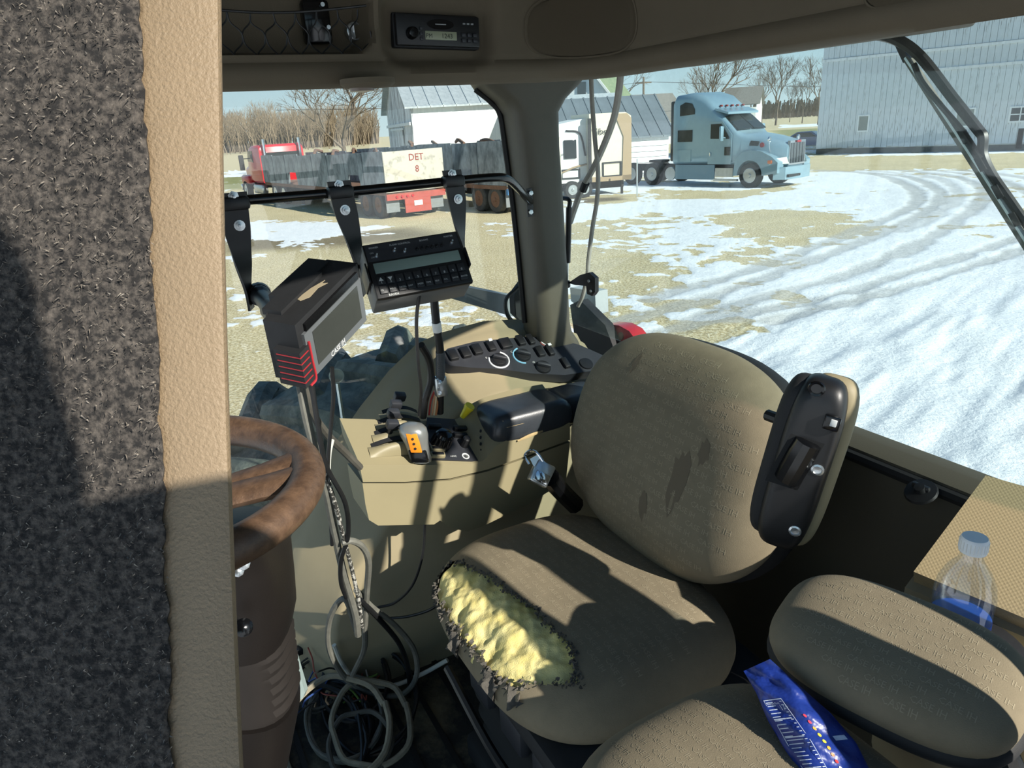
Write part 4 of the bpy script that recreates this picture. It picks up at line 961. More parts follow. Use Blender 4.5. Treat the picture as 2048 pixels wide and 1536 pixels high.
# wiper on the rear glass
wt = thing('wiper', 'black rear window wiper with long grey blade', 'wiper', onu(1960, 300, 1.235))
WV = 1.235
def W_(x, y, k=WV): return onu(x, y, k)
M().tube([W_(1740, 66), W_(1790, 78), W_(1840, 112), W_(1905, 195), W_(1955, 258), W_(1966, 275), W_(1966, 310), W_(1985, 350), W_(2020, 400), W_(2090, 500)], lambda t: .010 - .003 * t, 8, sub=5).obj('wiper_arm', BLK, wt)
M().prism([W_(1790, 92), W_(1804, 96), W_(1818, 118), W_(1806, 126)], UU * .02).obj('arm_joint', BLK, wt, smooth=False)
M().prism([W_(1804, 118), W_(1818, 116), W_(2110, 560), W_(2085, 560)], UU * .012).obj('blade_rubber', mat('grey wiper rubber', '#6f6c63', .6, var=.2, vscale=30), wt, smooth=False)
M().tube([W_(1812, 115, WV - .004), W_(1930, 290, WV - .004), W_(2098, 552, WV - .004)], .004, 6).obj('blade_rail', ALU, wt)
for k in range(4):
    q = k * 55; M().prism([W_(1920 + q * .62, 262 + q), W_(1932 + q * .62, 258 + q), W_(1946 + q * .62, 282 + q), W_(1934 + q * .62, 288 + q)], UU * -.01).obj('blade_clip', BLK, wt, smooth=False)
M().tube([W_(1828, 128, WV - .006), W_(1845, 165, WV - .006), W_(1885, 215, WV - .006), W_(1925, 262, WV - .006), W_(1962, 318, WV - .006)], .005, 6).obj('washer_tube', BLK, wt)

# ================================================================ HEADLINER FITTINGS
rq = Quad(onv(786, 27, 1.432), onv(953, 36, 1.432), onv(781, 91, 1.432))
radio = thing('car_radio', 'black cab radio with grey display reading PM 1243 in the headliner', 'radio', rq.at(.5, 1))
rq.box(M(), 0, 1, 0, 1, -.05, .012, .003).obj('radio_body', BLK, radio)
rq.box(M(), -.02, 1.02, -.05, 1.06, -.05, .002, .004).obj('mounting_sleeve', BLKM, radio)
LCD = mat('grey green lcd', '#8f947c', .35)
d = rq.box(M(), .33, .71, .52, .80, .011, .0135, .001).obj('display', LCD, radio)
INK = mat('lcd segment ink', '#2a2e26', .5)
mm = M(); rq.text(mm, 'PM', .335, .74, .0075, .0139); rq.text(mm, '1243', .52, .74, .0085, .0139); mm.obj('lettering', INK, d, smooth=False)
kn = M().lathe(rq.at(.17, .62, .012), rq.n, [(.0115, 0), (.0105, .012), (.008, .015), (0, .0155)], 20).obj('volume_knob', BLKG, radio)
for b0 in (.4, .56, .72): rq.box(M(), .265, .30, b0, b0 + .11, .01, .015, .001).obj('button', DGREY, radio)
for r in range(2):
    for c in range(3): rq.box(M(), .77 + c * .07, .82 + c * .07, .55 + r * .18, .67 + r * .18, .01, .0155, .001).obj('button', DGREY, radio)
for c in range(3): rq.box(M(), .79 + c * .05, .82 + c * .05, .22, .27, .01, .0135).obj('indicator', mat('pale print', '#8c8f90', .5), radio, smooth=False)
M().add([rq.at(.52 + .16 * math.cos(t), .30 + .17 * math.sin(t), .0128) for t in np.linspace(0, 6.28, 25)[:-1]], [tuple(range(24))]).obj('badge', BLKG, radio, smooth=False)
mm = M(); rq.box(mm, .455, .585, .285, .315, .0127, .0130); mm.obj('badge_print', mat('pale print', '#8c8f90', .5), radio, smooth=False)
# storage net across the recess
net = thing('storage_net', 'black elastic net stretched over the headliner pocket left of the radio', 'net', onv(600, 100, 1.43))
mm = M(); u0, u1 = NU0 + .03, NU1 - .02
def nz(u): return NZ0 + .075 - .012 * math.sin((u - u0) / (u1 - u0) * math.pi)
M().tube([C(u, 1.425 - .003 * math.sin(k), nz(u)) for k, u in enumerate(np.linspace(u0, u1 + .015, 9))], .0022, 6).obj('top_cord', CABLE, net)
for c in range(9):
    for r in range(2):
        w = (u1 - u0) / 9; ua = u0 + c * w; h = .036; zt = nz(ua) - r * h; dx = w / 2 if r % 2 else 0; rg2 = random.uniform(-.003, .003)
        mm.tube([C(ua + dx, 1.428, zt), C(ua + dx + w * .05 + rg2, 1.43, zt - h * .45), C(ua + dx + w * .4, 1.43, zt - h * .8), C(ua + dx + w * .5, 1.428, zt - h)], .0014, 5)
        mm.tube([C(ua + dx + w, 1.428, zt), C(ua + dx + w * .95 - rg2, 1.43, zt - h * .45), C(ua + dx + w * .6, 1.43, zt - h * .8), C(ua + dx + w * .5, 1.428, zt - h)], .0014, 5)
mm.obj('net_mesh', CABLE, net, kind='stuff')
q = onv(632, 45, 1.485); o = M().box(q, (.05, .03, .075), None, .006).obj('relay_module', BLKG); tag(o, 'small black relay box inside the headliner pocket', 'module')
M().lathe(q + C(.012, -.016, .028), -VV, [(.004, 0), (.004, .003), (0, .003)], 8).obj('screw', STEEL, o); M().lathe(q + C(.018, -.016, -.01), -VV, [(.004, 0), (.004, .003), (0, .003)], 8).obj('screw', STEEL, o)
q = onv(708, 63, 1.49); o = M().lathe(q, -VV, [(.016, -.01), (.016, .008), (.0135, .009), (.012, -.004), (0, -.006)], 24).obj('power_socket', STEEL); tag(o, 'round steel-rimmed power socket in the headliner pocket', 'socket')
SPK = mat('dark speaker cloth', '#4c4334', .95, bump=.6, bscale=900)
def head_pt(si, z, lift):
    k = int(si); f = si - k; p, q = path[k], path[min(k + 1, len(path) - 1)]; u, v, a_, b_ = [x + (y - x) * f for x, y in zip(p, q)]
    n_ = .004 + .10 * (max(0, z - 3.132) / .27) ** 2 + lift; return C(u + a_ * n_, v + b_ * n_, z)
def to_px(p):
    q = p - CAM; d = q.dot(_F); return CX + FPX * q.dot(_R) / d, CY - FPX * q.dot(_U) / d
def find_head(px, py):
    best = None
    for si in range(150, len(path) - 1):
        for z in np.linspace(3.12, 3.36, 25):
            x, y = to_px(head_pt(si, z, 0)); e = (x - px) ** 2 + (y - py) ** 2
            if best is None or e < best[0]: best = (e, si, z)
    return best[1], best[2]
for cx, cy, hw, hh, lab in ((1160, 40, 112, 74, 'large oval speaker grille in the rear headliner'), (1795, -22, 70, 42, 'second oval speaker grille cut by the top of the photo')):
    s0, z0 = find_head(cx - hw, max(cy, 4)); s1, z1 = find_head(cx + hw, max(cy, 4)); _, zb = find_head(cx, cy + hh); zc = (z0 + z1) / 2 + (.03 if cy < 0 else 0); hz_ = zc - zb; scn = (s0 + s1) / 2; hs_ = (s1 - s0) / 2
    def sp_pt(r, t, lift):
        c, d = math.cos(t), math.sin(t); k = r / ((abs(c) ** 2.8 + abs(d) ** 2.8) ** (1 / 2.8)); return head_pt(scn + hs_ * c * k, zc + hz_ * d * k, lift)
    m = M(); na = 40; rl_ = [(.001, .004), (.4, .004), (.8, .0035), (.93, .003), (.97, -.002), (1.0, .0005)]
    m.rings([[sp_pt(r, 2 * math.pi * k / na, l) for k in range(na)] for r, l in rl_], cap1=False)
    o = m.obj('speaker_grille', SPK, angle=60); tag(o, lab, 'speaker')
    M().tube([sp_pt(1.0, t, .001) for t in np.linspace(0, 6.2832, 41)[:-1]], .0022, 6, closed=True, sub=2).obj('grille_rim', HEADL, o)
q = onz(737, 180, 3.08); dl = thing('dome_light', 'small round dome light under the side headliner', 'light', q)
M().lathe(q + ZZ * .014, -ZZ, [(.05, -.005), (.05, .004), (.042, .01), (.0, .013)], 24).obj('light_base', HEADL, dl); M().lathe(q + ZZ * .004 - UU * .012, -ZZ, [(.024, -.002), (.022, .006), (0, .008)], 18).obj('lens', mat('pinkish lens', '#75685e', .3), dl)

# ================================================================ MONITOR RAIL WITH TWISTED BRACKETS
rail = thing('monitor_rail', 'black tube rail with three twisted hanger brackets across the side window', 'rail', onv(680, 400, 1.35))
M().tube([onv(330, 416, 1.35), onv(470, 402, 1.35), onv(690, 384, 1.35), onv(905, 362, 1.35), onv(985, 355, 1.36), onv(1015, 358, 1.38), onv(1038, 378, 1.44), onv(1055, 398, 1.53), onv(1060, 404, 1.575)], .0088, 12, sub=6).obj('rail_tube', BLKG, rail)
M().prism([onv(x, y, 1.573) for x, y in ((1052, 378), (1064, 376), (1068, 432), (1056, 434))], VV * .006, .001).obj('rail_foot', BLK, rail)
for y in (386, 424): M().lathe(onv(1061, y, 1.571), -VV, [(.006, 0), (.006, .004), (0, .005)], 6).obj('bolt', STEEL, rail)
def bracket(top, mid, low, end, w, tw, v=1.34, foot=None):
    """strap: flat plate with two bolts, then a half twist down to the monitor"""
    b = M(); pa = [onv(*top, v), onv(*mid, v), onv(*low, v), onv(*end, v + .02)]
    ctr = spline(pa, 8); n = len(ctr); rs = []
    for i, p in enumerate(ctr):
        t = i / (n - 1); a = tw * ss(.42, .9, t); d = (UU * math.cos(a) + VV * math.sin(a)); nrm_ = (UU * -math.sin(a) + VV * math.cos(a)); ww = w * (1 - .25 * ss(.3, .6, t))
        rs.append([p + d * ww + nrm_ * .0022, p - d * ww + nrm_ * .0022, p - d * ww - nrm_ * .0022, p + d * ww - nrm_ * .0022])
    b.rings(rs); o = b.obj('bracket', BLK, rail, angle=40)
    return o, pa
for top, mid, low, end, w, tw in (((466, 385), (474, 455), (488, 535), (503, 618), .0225, 1.2), ((677, 362), (692, 425), (712, 500), (728, 590), .0215, 1.1), ((903, 340), (913, 395), (921, 460), (932, 525), .0195, 1.1)):
    o, pa = bracket(top, mid, low, end, w, tw)
    cl = M().box(onv(top[0] + 3, top[1] + 22, 1.34), (2 * w + .004, .03, .022), None, .006).obj('clamp', BLK, o)
    for k, (x, y) in enumerate(((top[0] + 1, top[1] + 8), (top[0] + 13, top[1] + 66 if top[0] < 500 else top[1] + 58))):
        M().lathe(onv(x, y, 1.337), -VV, [(.0095, 0), (.0095, .0015), (.0065, .0018), (.0065, .006), (.003, .0065), (.003, .010), (0, .0105)], 6 + 6 * (k == 1)).obj('bolt', STEEL, o)
# spray-rate controller
rvq = Quad(P(722.6, 490.4, 1.30), P(913.6, 461, 1.365), P(752, 599, 1.275))
rv = thing('rate_controller', 'black rate controller with long lcd strip and two rows of keys', 'controller', rvq.at(.5, 1))
rvq.box(M(), 0, 1, 0, 1, -.012, .0, .003).obj('face_plate', BLK, rv)
rvq.box(M(), .0, 1.0, .03, .97, -.075, -.011, .004).obj('case', mat('grey painted case', '#6b6c6c', .5), rv)
rvq.box(M(), .055, .945, .37, .56, -.002, .0015, .001).obj('display_window', mat('unlit lcd', '#7f918a', .25), rv)
rvq.box(M(), .02, .98, .03, .335, -.002, .0006).obj('switch_panel', DGREY, rv, smooth=False)
PRN = mat('white key print', '#c9ccca', .6)
KEY = mat('charcoal key', '#26282b', .5)
key = None
for r in range(2):
    for c in range(10):
        a0 = .045 + c * .092; b0 = .625 + r * .165
        key = rvq.box(M(), a0, a0 + .078, b0, b0 + .145, -.001, .0035, .0015).obj('key', KEY, rv)
        t = M()
        if r == 0 and c < 2:
            s = 1 if c == 0 else -1
            t.add([rvq.at(a0 + .015, b0 + .06 + s * .025, .0041), rvq.at(a0 + .063, b0 + .06 + s * .025, .0041), rvq.at(a0 + .039, b0 + .06 - s * .04, .0041)], [(0, 1, 2)])
        if r == 0: rvq.text(t, str((c + 1) % 10), a0 + .03, b0 + .135, .0045, .0041)
        else: rvq.text(t, ('CE', 'FIELD', 'TOTAL', 'DIST', 'SPEED', 'TIME', 'SELF', 'CAL', 'DATA', 'ENTER')[c], a0 + .008, b0 + .1, .003, .0041)
        t.obj('lettering', PRN, key, smooth=False)
t = M(); rvq.text(t, 'POWER', .06, .10, .0035); rvq.text(t, 'FLOW CONTROL', .27, .10, .0035); rvq.text(t, 'BOOMS', .58, .10, .0035); rvq.text(t, 'MASTER', .84, .10, .0035); rvq.text(t, 'ON', .055, .19, .003); rvq.text(t, 'OFF', .055, .27, .003); rvq.text(t, 'RAVEN', .12, .985, .0042, .0008); t.obj('lettering', PRN, rv, smooth=False)
for a, b in ((.11, .25), (.30, .2), (.40, .24)) + tuple((.53 + k * .052, .24) for k in range(6)) + ((.90, .22),):
    sw = M().lathe(rvq.at(a, b, 0), rvq.n, [(.0032, 0), (.0032, .003), (.0014, .0035), (.0018, .012), (0, .013)], 8).obj('toggle_switch', STEEL if a in (.11, .30, .40, .90) else BLK, rv)
for a in (-.025, 1.015): rvq.box(M(), a - .008, a + .012, .35, .7, -.05, .005, .003).obj('mounting_ear', BLK, rv)
# touch display in its rubber grip
gq = Quad(P(603, 655, 1.09), P(716, 541, 1.185), P(624, 758, 1.13))
gp = thing('guidance_display', 'black guidance touchscreen with red-ribbed grips hanging left of the rate controller', 'display', gq.at(.5, 1))
def gbox(m, a0, a1, b0, b1, z0, z1, bev): 
    # sheared face: build from the measured corners
    e = gq.ex; f_ = gq.ey
    pl = [gq.o + e * a + f_ * b + gq.n * z0 for a, b in ((a0, b0), (a1, b0), (a1, b1), (a0, b1))]
    return m.prism(pl, gq.n * (z1 - z0), bev, 3)
GREYF = mat('grey display bezel', '#5c6062', .45)
gbox(M(), -.06, 1.04, -.1, 1.03, -.07, -.004, .012).obj('housing', BLKM, gp)
gbox(M(), .0, 1.0, .14, 1.0, -.008, .002, .003).obj('bezel', GREYF, gp)
gbox(M(), .05, .97, .0, .13, -.006, .0015, .002).obj('hood_slot', BLKG, gp)
scr = gbox(M(), .12, .92, .22, .86, .001, .003, .001).obj('screen', mat('dark dusty screen', '#3a3d3a', .12, var=.1, vscale=12), gp)
t = M(); text(t, 'CASE IH', gq.o + gq.ex * .33 + gq.ey * .975 + gq.n * .0028, gq.ex, -gq.ey, .0085, 0, False, .9); t.obj('lettering', WHITE, gp, smooth=False)
RUBR = mat('red rubber trim', '#a3242c', .5)
gr = gbox(M(), -.13, .03, .34, 1.02, -.05, .004, .010).obj('grip', BLKM, gp)
for k in range(5): gbox(M(), -.135, -.0, .42 + k * .12, .436 + k * .12, -.045, .0052, .001).obj('grip_rib', RUBR, gr)
gm = M().tube([gq.o + gq.ex * .035 + gq.ey * y + gq.n * .004 for y in (.3, .45, .7, 1.02)] + [gq.o + gq.ex * -.06 + gq.ey * 1.05 + gq.n * .004], .0022, 6).obj('grip_piping', RUBR, gr)
pk = [(.28, -.03), (.36, -.055), (.52, -.05), (.62, -.07), (.60, -.045), (.66, -.045), (.5, -.02), (.38, -.012), (.3, -.008)]
pt_ = [gq.o + gq.ex * (a + .02) + gq.ey * (-.104) + gq.n * (-.046 - b * .42) for a, b in pk]
M().prism([p + gq.n * -.004 for p in pt_], -gq.ey * .008).obj('worn_patch', mat('worn tan patch', '#9b8e74', .8), gp, smooth=False)
gbox(M(), .05, .75, -.17, -.06, -.085, -.045, .008).obj('rear_hump', BLKM, gp)
gbox(M(), .3, 1.0, -.13, .3, -.105, -.06, .01).obj('rear_cover', BLKM, gp)
a0 = P(518, 588, 1.31); b0 = gq.o + gq.ex * .12 + gq.ey * .05 - gq.n * .065
arm = M().tube([a0, a0.lerp(b0, .25), a0.lerp(b0, .55), b0], lambda t: .019 if t < .2 or t > .75 else .015, 12).obj('ball_arm', BLK, gp)
M().lathe(a0, a0 - b0, [(.020, -.012), (.022, 0), (.020, .008), (.012, .012), (.0, .013)], 16).obj('ball_socket', BLK, arm)
kk = a0.lerp(b0, .5); M().tube([kk, kk - ZZ * .03, kk - ZZ * .058], .0075, 8).obj('clamp_knob', BLK, arm)

# ================================================================ PILLAR AND REAR-WINDOW FITTINGS
gs = thing('gas_strut', 'black gas strut running down the rear window beside the pillar', 'strut', onu(1135, 580, 1.06))
M().tube([onu(1138, 415, 1.06), onu(1135, 525, 1.06)], .0085, 10, False).obj('cylinder', BLK, gs); M().tube([onu(1135, 523, 1.06), onu(1134, 565, 1.06)], .0035, 8, False).obj('rod', STEEL, gs)
M().tube([onu(1138, 418, 1.06), onu(1138, 400, 1.06), onu(1118, 396, 1.05)], .006, 8).obj('upper_joint', BLK, gs); M().box(onu(1134, 568, 1.06), (.016, .018, .022), None, .005).obj('lower_joint', BLK, gs)
wl_ = M().prism([onu(x, y, 1.065) for x, y in ((1136, 566), (1160, 550), (1178, 545), (1190, 556), (1190, 584), (1184, 592), (1174, 588), (1172, 572), (1150, 570))], UU * .012, .003).obj('window_latch', BLK); tag(wl_, 'black hooked window latch at the foot of the gas strut', 'latch')
for x, y in ((1178, 562), (1182, 582)): M().lathe(onu(x, y, 1.063), -UU, [(.005, 0), (.004, .003), (0, .0035)], 10).obj('rivet', STEEL, wl_)
CORD = mat('grey white cord', '#9a978e', .6, var=.15, vscale=20)
o = M().tube([onu(x, y, 1.08) for x, y in ((1182, 130), (1184, 200), (1190, 280), (1196, 345), (1194, 400), (1185, 455), (1177, 520), (1175, 548), (1166, 590), (1156, 612))], .0058, 8).obj('cord', CORD); tag(o, 'thin pale cord hanging straight down the rear window', 'cord')
o = M().tube([onu(x, y, 1.09) for x, y in ((1243, 125), (1238, 180), (1228, 235), (1208, 290), (1185, 340), (1165, 375), (1150, 415), (1140, 445))], .0085, 8).obj('hose', CORD); tag(o, 'thicker pale hose sweeping down to the pillar across the rear window', 'hose')
M().tube([onu(1172, 366, 1.09), onu(1166, 381, 1.09)], .0105, 8, False).obj('tape', BLKM, o)
lt = thing('sill_latch', 'small black latch on the sill of the rear window', 'latch', onu(1840, 985, 1.075)); M().lathe(onu(1842, 984, 1.06), ZZ * .8 - UU * .5, [(.026, 0), (.024, .004), (.01, .006), (.008, .014), (0, .015)], 18).obj('latch_base', BLK, lt); M().box(onu(1842, 974, 1.06), (.008, .03, .01), None, .003).obj('latch_tab', BLK, lt)

# ================================================================ OPERATOR SEAT
FAB = mat('woven olive seat fabric', '#80755f', .9, var=.1, vscale=25, bump=.5, bscale=700)
WOV = mat('paler woven lettering', '#978c74', .9, bump=.3, bscale=700)
FOAM = mat('yellow seat foam', '#d9c878', .95, col2='#ecdf9c', vscale=18, sharp=(.35, .6), bump=.8, bscale=420)
FLUFF = mat('grey fabric fluff', '#57534c', .95, var=.3, vscale=60, bump=.8, bscale=300)
seat = thing('operator_seat', 'olive fabric operator seat with torn front edge showing yellow foam', 'seat', C(.62, .95, FLOORZ))
SU, SV, SZ = .61, .985, 2.11
def cush_extra(x, y): return .018 * (abs(y) ** 3) - .012 * math.exp(-(x * x + y * y) * 2.5) - .02 * max(0, -x) ** 3
cp = Pad(C(SU, SV, SZ), UU, VV, ZZ, .24, .29, .092, .075, 3.0, 3.4, 2.1, cush_extra)
def topx(px, py):            # measured point on the cushion top -> pad coordinates
    z = 2.19
    for _ in range(6):
        p = onz(px, py, z); u, v, _z = uvz(p); x, y = u - SU, v - SV
        r = cp.rho(x, y); 
        z = .6 * z + .4 * (cp.pt(x, y).z if r < 1 else SZ)
    return u - SU, v - SV
tear = [topx(*p) for p in ((903, 1122), (930, 1128), (975, 1150), (1010, 1178), (1040, 1198), (1075, 1230), (1110, 1262), (1142, 1285), (1152, 1310), (1148, 1345), (1158, 1362), (1120, 1372))]
# push the outer border of the tear over the front lip of the cushion
tear += [(x, y) for x, y in ((-.214, -.15), (-.226, -.09), (-.231, -.02), (-.231, .04), (-.229, .10), (-.225, .15), (-.218, .18), (-.205, .215))]
rg = random.Random(12)
def ragged(poly, amp, sub):
    o = []
    for i in range(len(poly)):
        a, b = Vector(poly[i]), Vector(poly[(i + 1) % len(poly)])
        for k in range(sub):
            p = a.lerp(b, k / sub); o.append((p.x + rg.uniform(-amp, amp), p.y + rg.uniform(-amp, amp)))
    return o
tear_r = ragged(tear, .006, 5)
def in_tear(x, y): return inpoly(x, y, tear_r)
cush = cp.mesh(220, 90, in_tear).obj('cushion', FAB, seat, angle=70)
cp.letters('CASE IH', .0085, 40, 14, -.30, -.30, .062, .0165, .0008, in_tear, .9).obj('woven_lettering', WOV, cush, kind='stuff', smooth=False) if False else None
class Swap(Pad):
    """same surface with the lettering running across the seat"""
    def pt(s, x, y, side=1, lift=0.0): return s.b0.pt(y, -x, side, lift)
    def rho(s, x, y): return s.b0.rho(y, -x)
def swapped(b): q = Swap(b.o, b.ex, b.ey, b.ez, b.a, b.b, b.up, b.dn); q.b0 = b; return q
sw = swapped(cp)
sw.letters('CASE IH', .0092, 36, 11, -.30, -.26, .060, .0165, .0003, lambda x, y: in_tear(y, -x), .9).obj('woven_lettering', WOV, cush, kind='stuff', smooth=False)
# foam body under the tear
def foam_pt(s, t):
    x = -.24 + s * .20; y = -.27 + t * .54
    r = cp.rho(x, y)
    if r > .992: x, y = x * .992 / r, y * .992 / r
    n = Vector((x * 38, y * 38, 3.1)); from mathutils import noise as nz_
    h = nz_.noise(n * .8) * .009 + nz_.noise(n * 2.1) * .0035 + nz_.noise(n * 6) * .0008
    inw = 1 - ss(.75, 1.0, min(1, cp.rho(x, y)))
    p = cp.pt(x, y, 1, -.006 + h)
    return p - UU * (h * .8 * (1 - inw)) + UU * .004 * (1 - inw)
fm = M(); fm.grid(foam_pt, 70, 150)
keep = []
tear_big = [(x * 1.0 + (.012 if x > -.18 else 0), y) for x, y in tear]
for f in fm.f:
    cx = sum((fm.v[i] - C(SU, SV, 0)).dot(UU) for i in f) / 4; cy = sum((fm.v[i] - C(SU, SV, 0)).dot(VV) for i in f) / 4
    if inpoly(cx, cy, [(x + .014, y) if x > -.19 else (x - .03, y) for x, y in tear]): keep.append(f)
fm.f = keep; fm.obj('foam', FOAM, seat, angle=80)
# torn fringe
fr_ = M(); bd = tear_r
for i in range(0, len(bd)):
    x, y = bd[i]
    for k in range(5):
        xx, yy = x + rg.uniform(-.006, .006), y + rg.uniform(-.006, .006)
        if cp.rho(xx, yy) > .99: q = .99 / cp.rho(xx, yy); xx *= q; yy *= q
        p0 = cp.pt(xx, yy, 1, .001); d = Vector((rg.uniform(-1, 1), rg.uniform(-1, 1), rg.uniform(-.3, 1.0))) * rg.uniform(.002, .007)
        if x < -.20: d = (d - UU * .006 - ZZ * rg.uniform(0, .012))
        s1 = d.orthogonal().normalized() * rg.uniform(.001, .0035); e = d.cross(s1).normalized() * .001
        fr_.add([p0 - s1, p0 + s1, p0 + d * .6 + s1 * .8 + e, p0 + d - s1 * .3, p0 + d * .5 - s1 + e], [(0, 1, 2, 3, 4)])
fr_.obj('torn_fringe', FLUFF, seat, kind='stuff', smooth=False)
for (x, y, w, l, dn) in ((-.225, -.10, .05, .05, .022), (-.232, .03, .04, .04, .028), (-.21, -.16, .04, .03, .014)):
    fl_ = M()
    def flap(s, t, x=x, y=y, w=w, l=l, dn=dn):
        b = cp.pt(max(-.232, x), y + (s - .5) * w, 1, .0); return b - UU * (.004 + .016 * t + .006 * math.sin(s * 9 + t * 4)) - ZZ * (dn * t + .012 * math.sin(s * 7 + y * 50) * t) 
    fl_.grid(flap, 10, 8); n0 = len(fl_.v); fl_.v += [p + UU * .0015 for p in fl_.v]; fl_.f += [tuple(i + n0 for i in reversed(f)) for f in fl_.f]
    fl_.obj('torn_flap', FLUFF, seat)
# backrest: reclined, wings forward
by = (ZZ * math.cos(rad(19)) + UU * math.sin(rad(19))).normalized(); bn = (UU * -math.cos(rad(19)) + ZZ * math.sin(rad(19))).normalized()
def bwarp(x, y):
    t = y / .222
    k = 1 - .10 * max(0, t) ** 2 - .16 * max(0, -t) ** 2
    return x * k, y
bp_ = Pad(C(.872, 1.02, 2.37), -VV, by, bn, .298, .226, .10, .06, 2.9, 2.7, 2.0, lambda x, y: .035 * abs(x) ** 2.5 - .012, bwarp)
bk = bp_.mesh(120, 40).obj('backrest', FAB, seat, angle=70)
bp_.letters('CASE IH', .0105, 28, 11, -.34, -.27, .072, .0185, .0003, None, .93).obj('woven_lettering', WOV, bk, kind='stuff', smooth=False)
o = bp_.mesh(60, 10); o.v = [p - bn * .045 - UU * .0 for p in o.v]
o.obj('backrest_shell', BLKM, seat, angle=70)
# dark stains on the backrest
for (x, y, a, b) in ((.12, -.02, .022, .06), (.16, .05, .012, .025), (-.10, .15, .008, .02), (.05, -.10, .012, .03)):
    pts = []
    for k in range(20):
        t = 6.283 * k / 20; r = 1 + rg.uniform(-.25, .25); pts.append(bp_.pt(x + a * math.cos(t) * r, y + b * math.sin(t) * r, 1, .0006))
    M().add(pts + [bp_.pt(x, y, 1, .0009)], [(k, (k + 1) % 20, 20) for k in range(20)]).obj('stain', mat('dark grease stain', '#6b604e', .9), bk)
# suspension: folded rubber bellows over a base box
bl = M(); rs = []
for k in range(13):
    z = 2.06 - k * .026; o_ = .012 if k % 2 else -.012; hu, hv = .215 + o_ - .002 * k, .225 + o_ - .002 * k
    rs.append(pring(.655, .945, z, hu, hv, .05))
bl.rings(rs); bl.obj('suspension_bellows', RUBBER, seat, angle=25)
M().box(C(.655, .945, 1.71), (.46, .46, .07), None, .02).obj('seat_base', BLKM, seat)
M().box(C(.62, .95, 2.055), (.44, .52, .05), None, .02).obj('seat_pan', BLKM, seat)
for k, y in enumerate((.78, .90, 1.03)):
    M().box(C(.425, y, 1.99), (.03, .085, .065), None, .012).obj('adjust_paddle', DGREY, seat)
t = M(); text(t, '<<', C(.4085, .79, 1.985), -VV, ZZ, .016, .0006); t.obj('lettering', PRN, seat, smooth=False)
M().tube([C(.40, .72, 1.94), C(.385, .9, 1.94), C(.40, 1.16, 1.94)], .009, 8).obj('slide_bar', BLK, seat)
# lifted left armrest
ab, at = onu(1556, 1075, .74), onu(1645, 795, .76); ay = (at - ab).normalized(); an = (CAM - (ab + at) / 2); an = (an - ay * an.dot(ay)).normalized(); axx = ay.cross(an).normalized(); ac = (ab + at) / 2; AL = (at - ab).length
arm = Pad(ac - an * .02, axx, ay, an, .037, AL / 2 + .022, .034, .04, 4.0, 8, 2.2)
ao = arm.mesh(140, 14).obj('armrest', BLK, seat, angle=60)
ar2 = Pad(ac - an * .034 + axx * .012, axx, ay, an, .038, AL / 2 + .022, .022, .03, 4.0, 8, 2.2); ar2.mesh(140, 8).obj('armrest_rim', mat('tan armrest edge', '#8d8265', .6), seat)
ar3 = Pad(ac - an * .03 - axx * .018, axx, ay, an, .034, AL / 2 + .015, .03, .03, 4.0, 8, 2.2); ar3.mesh(140, 8).obj('armrest_back', BLKM, seat)
def ap(px, py, lift=0.0): return onp(px, py, ac + an * .014, an) + an * lift
dr_ = M(); cyl0, cyl1 = ap(1618, 882, -.004), ap(1572, 962, -.004); dv = (cyl1 - cyl0)
dr_.lathe(cyl0, dv, [(.012, 0), (.018, .002), (.019, dv.length * .3), (.019, dv.length * .7), (.018, dv.length - .002), (.012, dv.length)], 12); dr_.obj('tilt_roller', BLKG, ao, angle=20)
M().box(ap(1588, 925, -.003), (.044, .006, dv.length + .012), (axx, an, dv.normalized())).obj('roller_slot', mat('open dark gap', '#1b1c1d', .9), ao, smooth=False)
M().box(ap(1664, 845, .002), (.020, .02, .008), (axx, ay, an), .002).obj('rocker', BLKG, ao); M().box(ap(1668, 843, .006), (.008, .010, .003), (axx, ay, an), .001).obj('rocker_mark', PRN, ao)
for x, y in ((1635, 940), (1590, 1062)): 
    sc = M().lathe(ap(x, y, -.001), an, [(.0085, 0), (.0085, .002), (.006, .003), (.005, .0015), (0, .001)], 14).obj('screw', STEEL, ao)
M().lathe(ap(1633, 778, -.0005), an, [(.011, 0), (.010, .002), (.007, .001), (.006, -.006), (0, -.006)], 16).obj('pivot_hole', BLKG, ao)
M().tube([ac - an * .05 - axx * .02 + ay * .04, ac - an * .07 - axx * .045 + ay * .035, ac - an * .085 - axx * .065 + ay * .03], .009, 10).obj('armrest_bracket', BLK, seat)
# belt buckle on its stalk
bb = thing('seat_belt_buckle', 'chrome seat belt buckle on black stalk beside the console', 'buckle', onv(1090, 980, 1.27))
bq = Quad(P(1062, 905, 1.50), P(1112, 925, 1.50), P(1050, 950, 1.49))
M().tube([P(1100, 955, 1.51), P(1120, 980, 1.55), P(1150, 1010, 1.6)], .021, 10).obj('buckle_stalk', BLKG, bb)
bq2 = Quad(P(1078, 917, 1.49), P(1112, 935, 1.50), P(1055, 958, 1.48))
bq2.box(M(), 0, 1, 0, 1, -.02, .004, .004).obj('buckle_body', STEEL, bb); bq2.box(M(), .12, .9, .45, .9, .003, .007, .002).obj('release_button', CHROME, bb)
tg = M(); tg.tube([P(1058, 928, 1.49), P(1050, 912, 1.49), P(1060, 902, 1.49), P(1074, 906, 1.49), P(1086, 922, 1.49)], .0032, 8); tg.obj('tongue_loop', CHROME, bb)
M().prism([P(1066, 930, 1.49), P(1060, 918, 1.49), P(1074, 910, 1.49), P(1090, 924, 1.49), P(1075, 940, 1.49)], _F * .003).obj('tongue_plate', STEEL, bb, smooth=False)

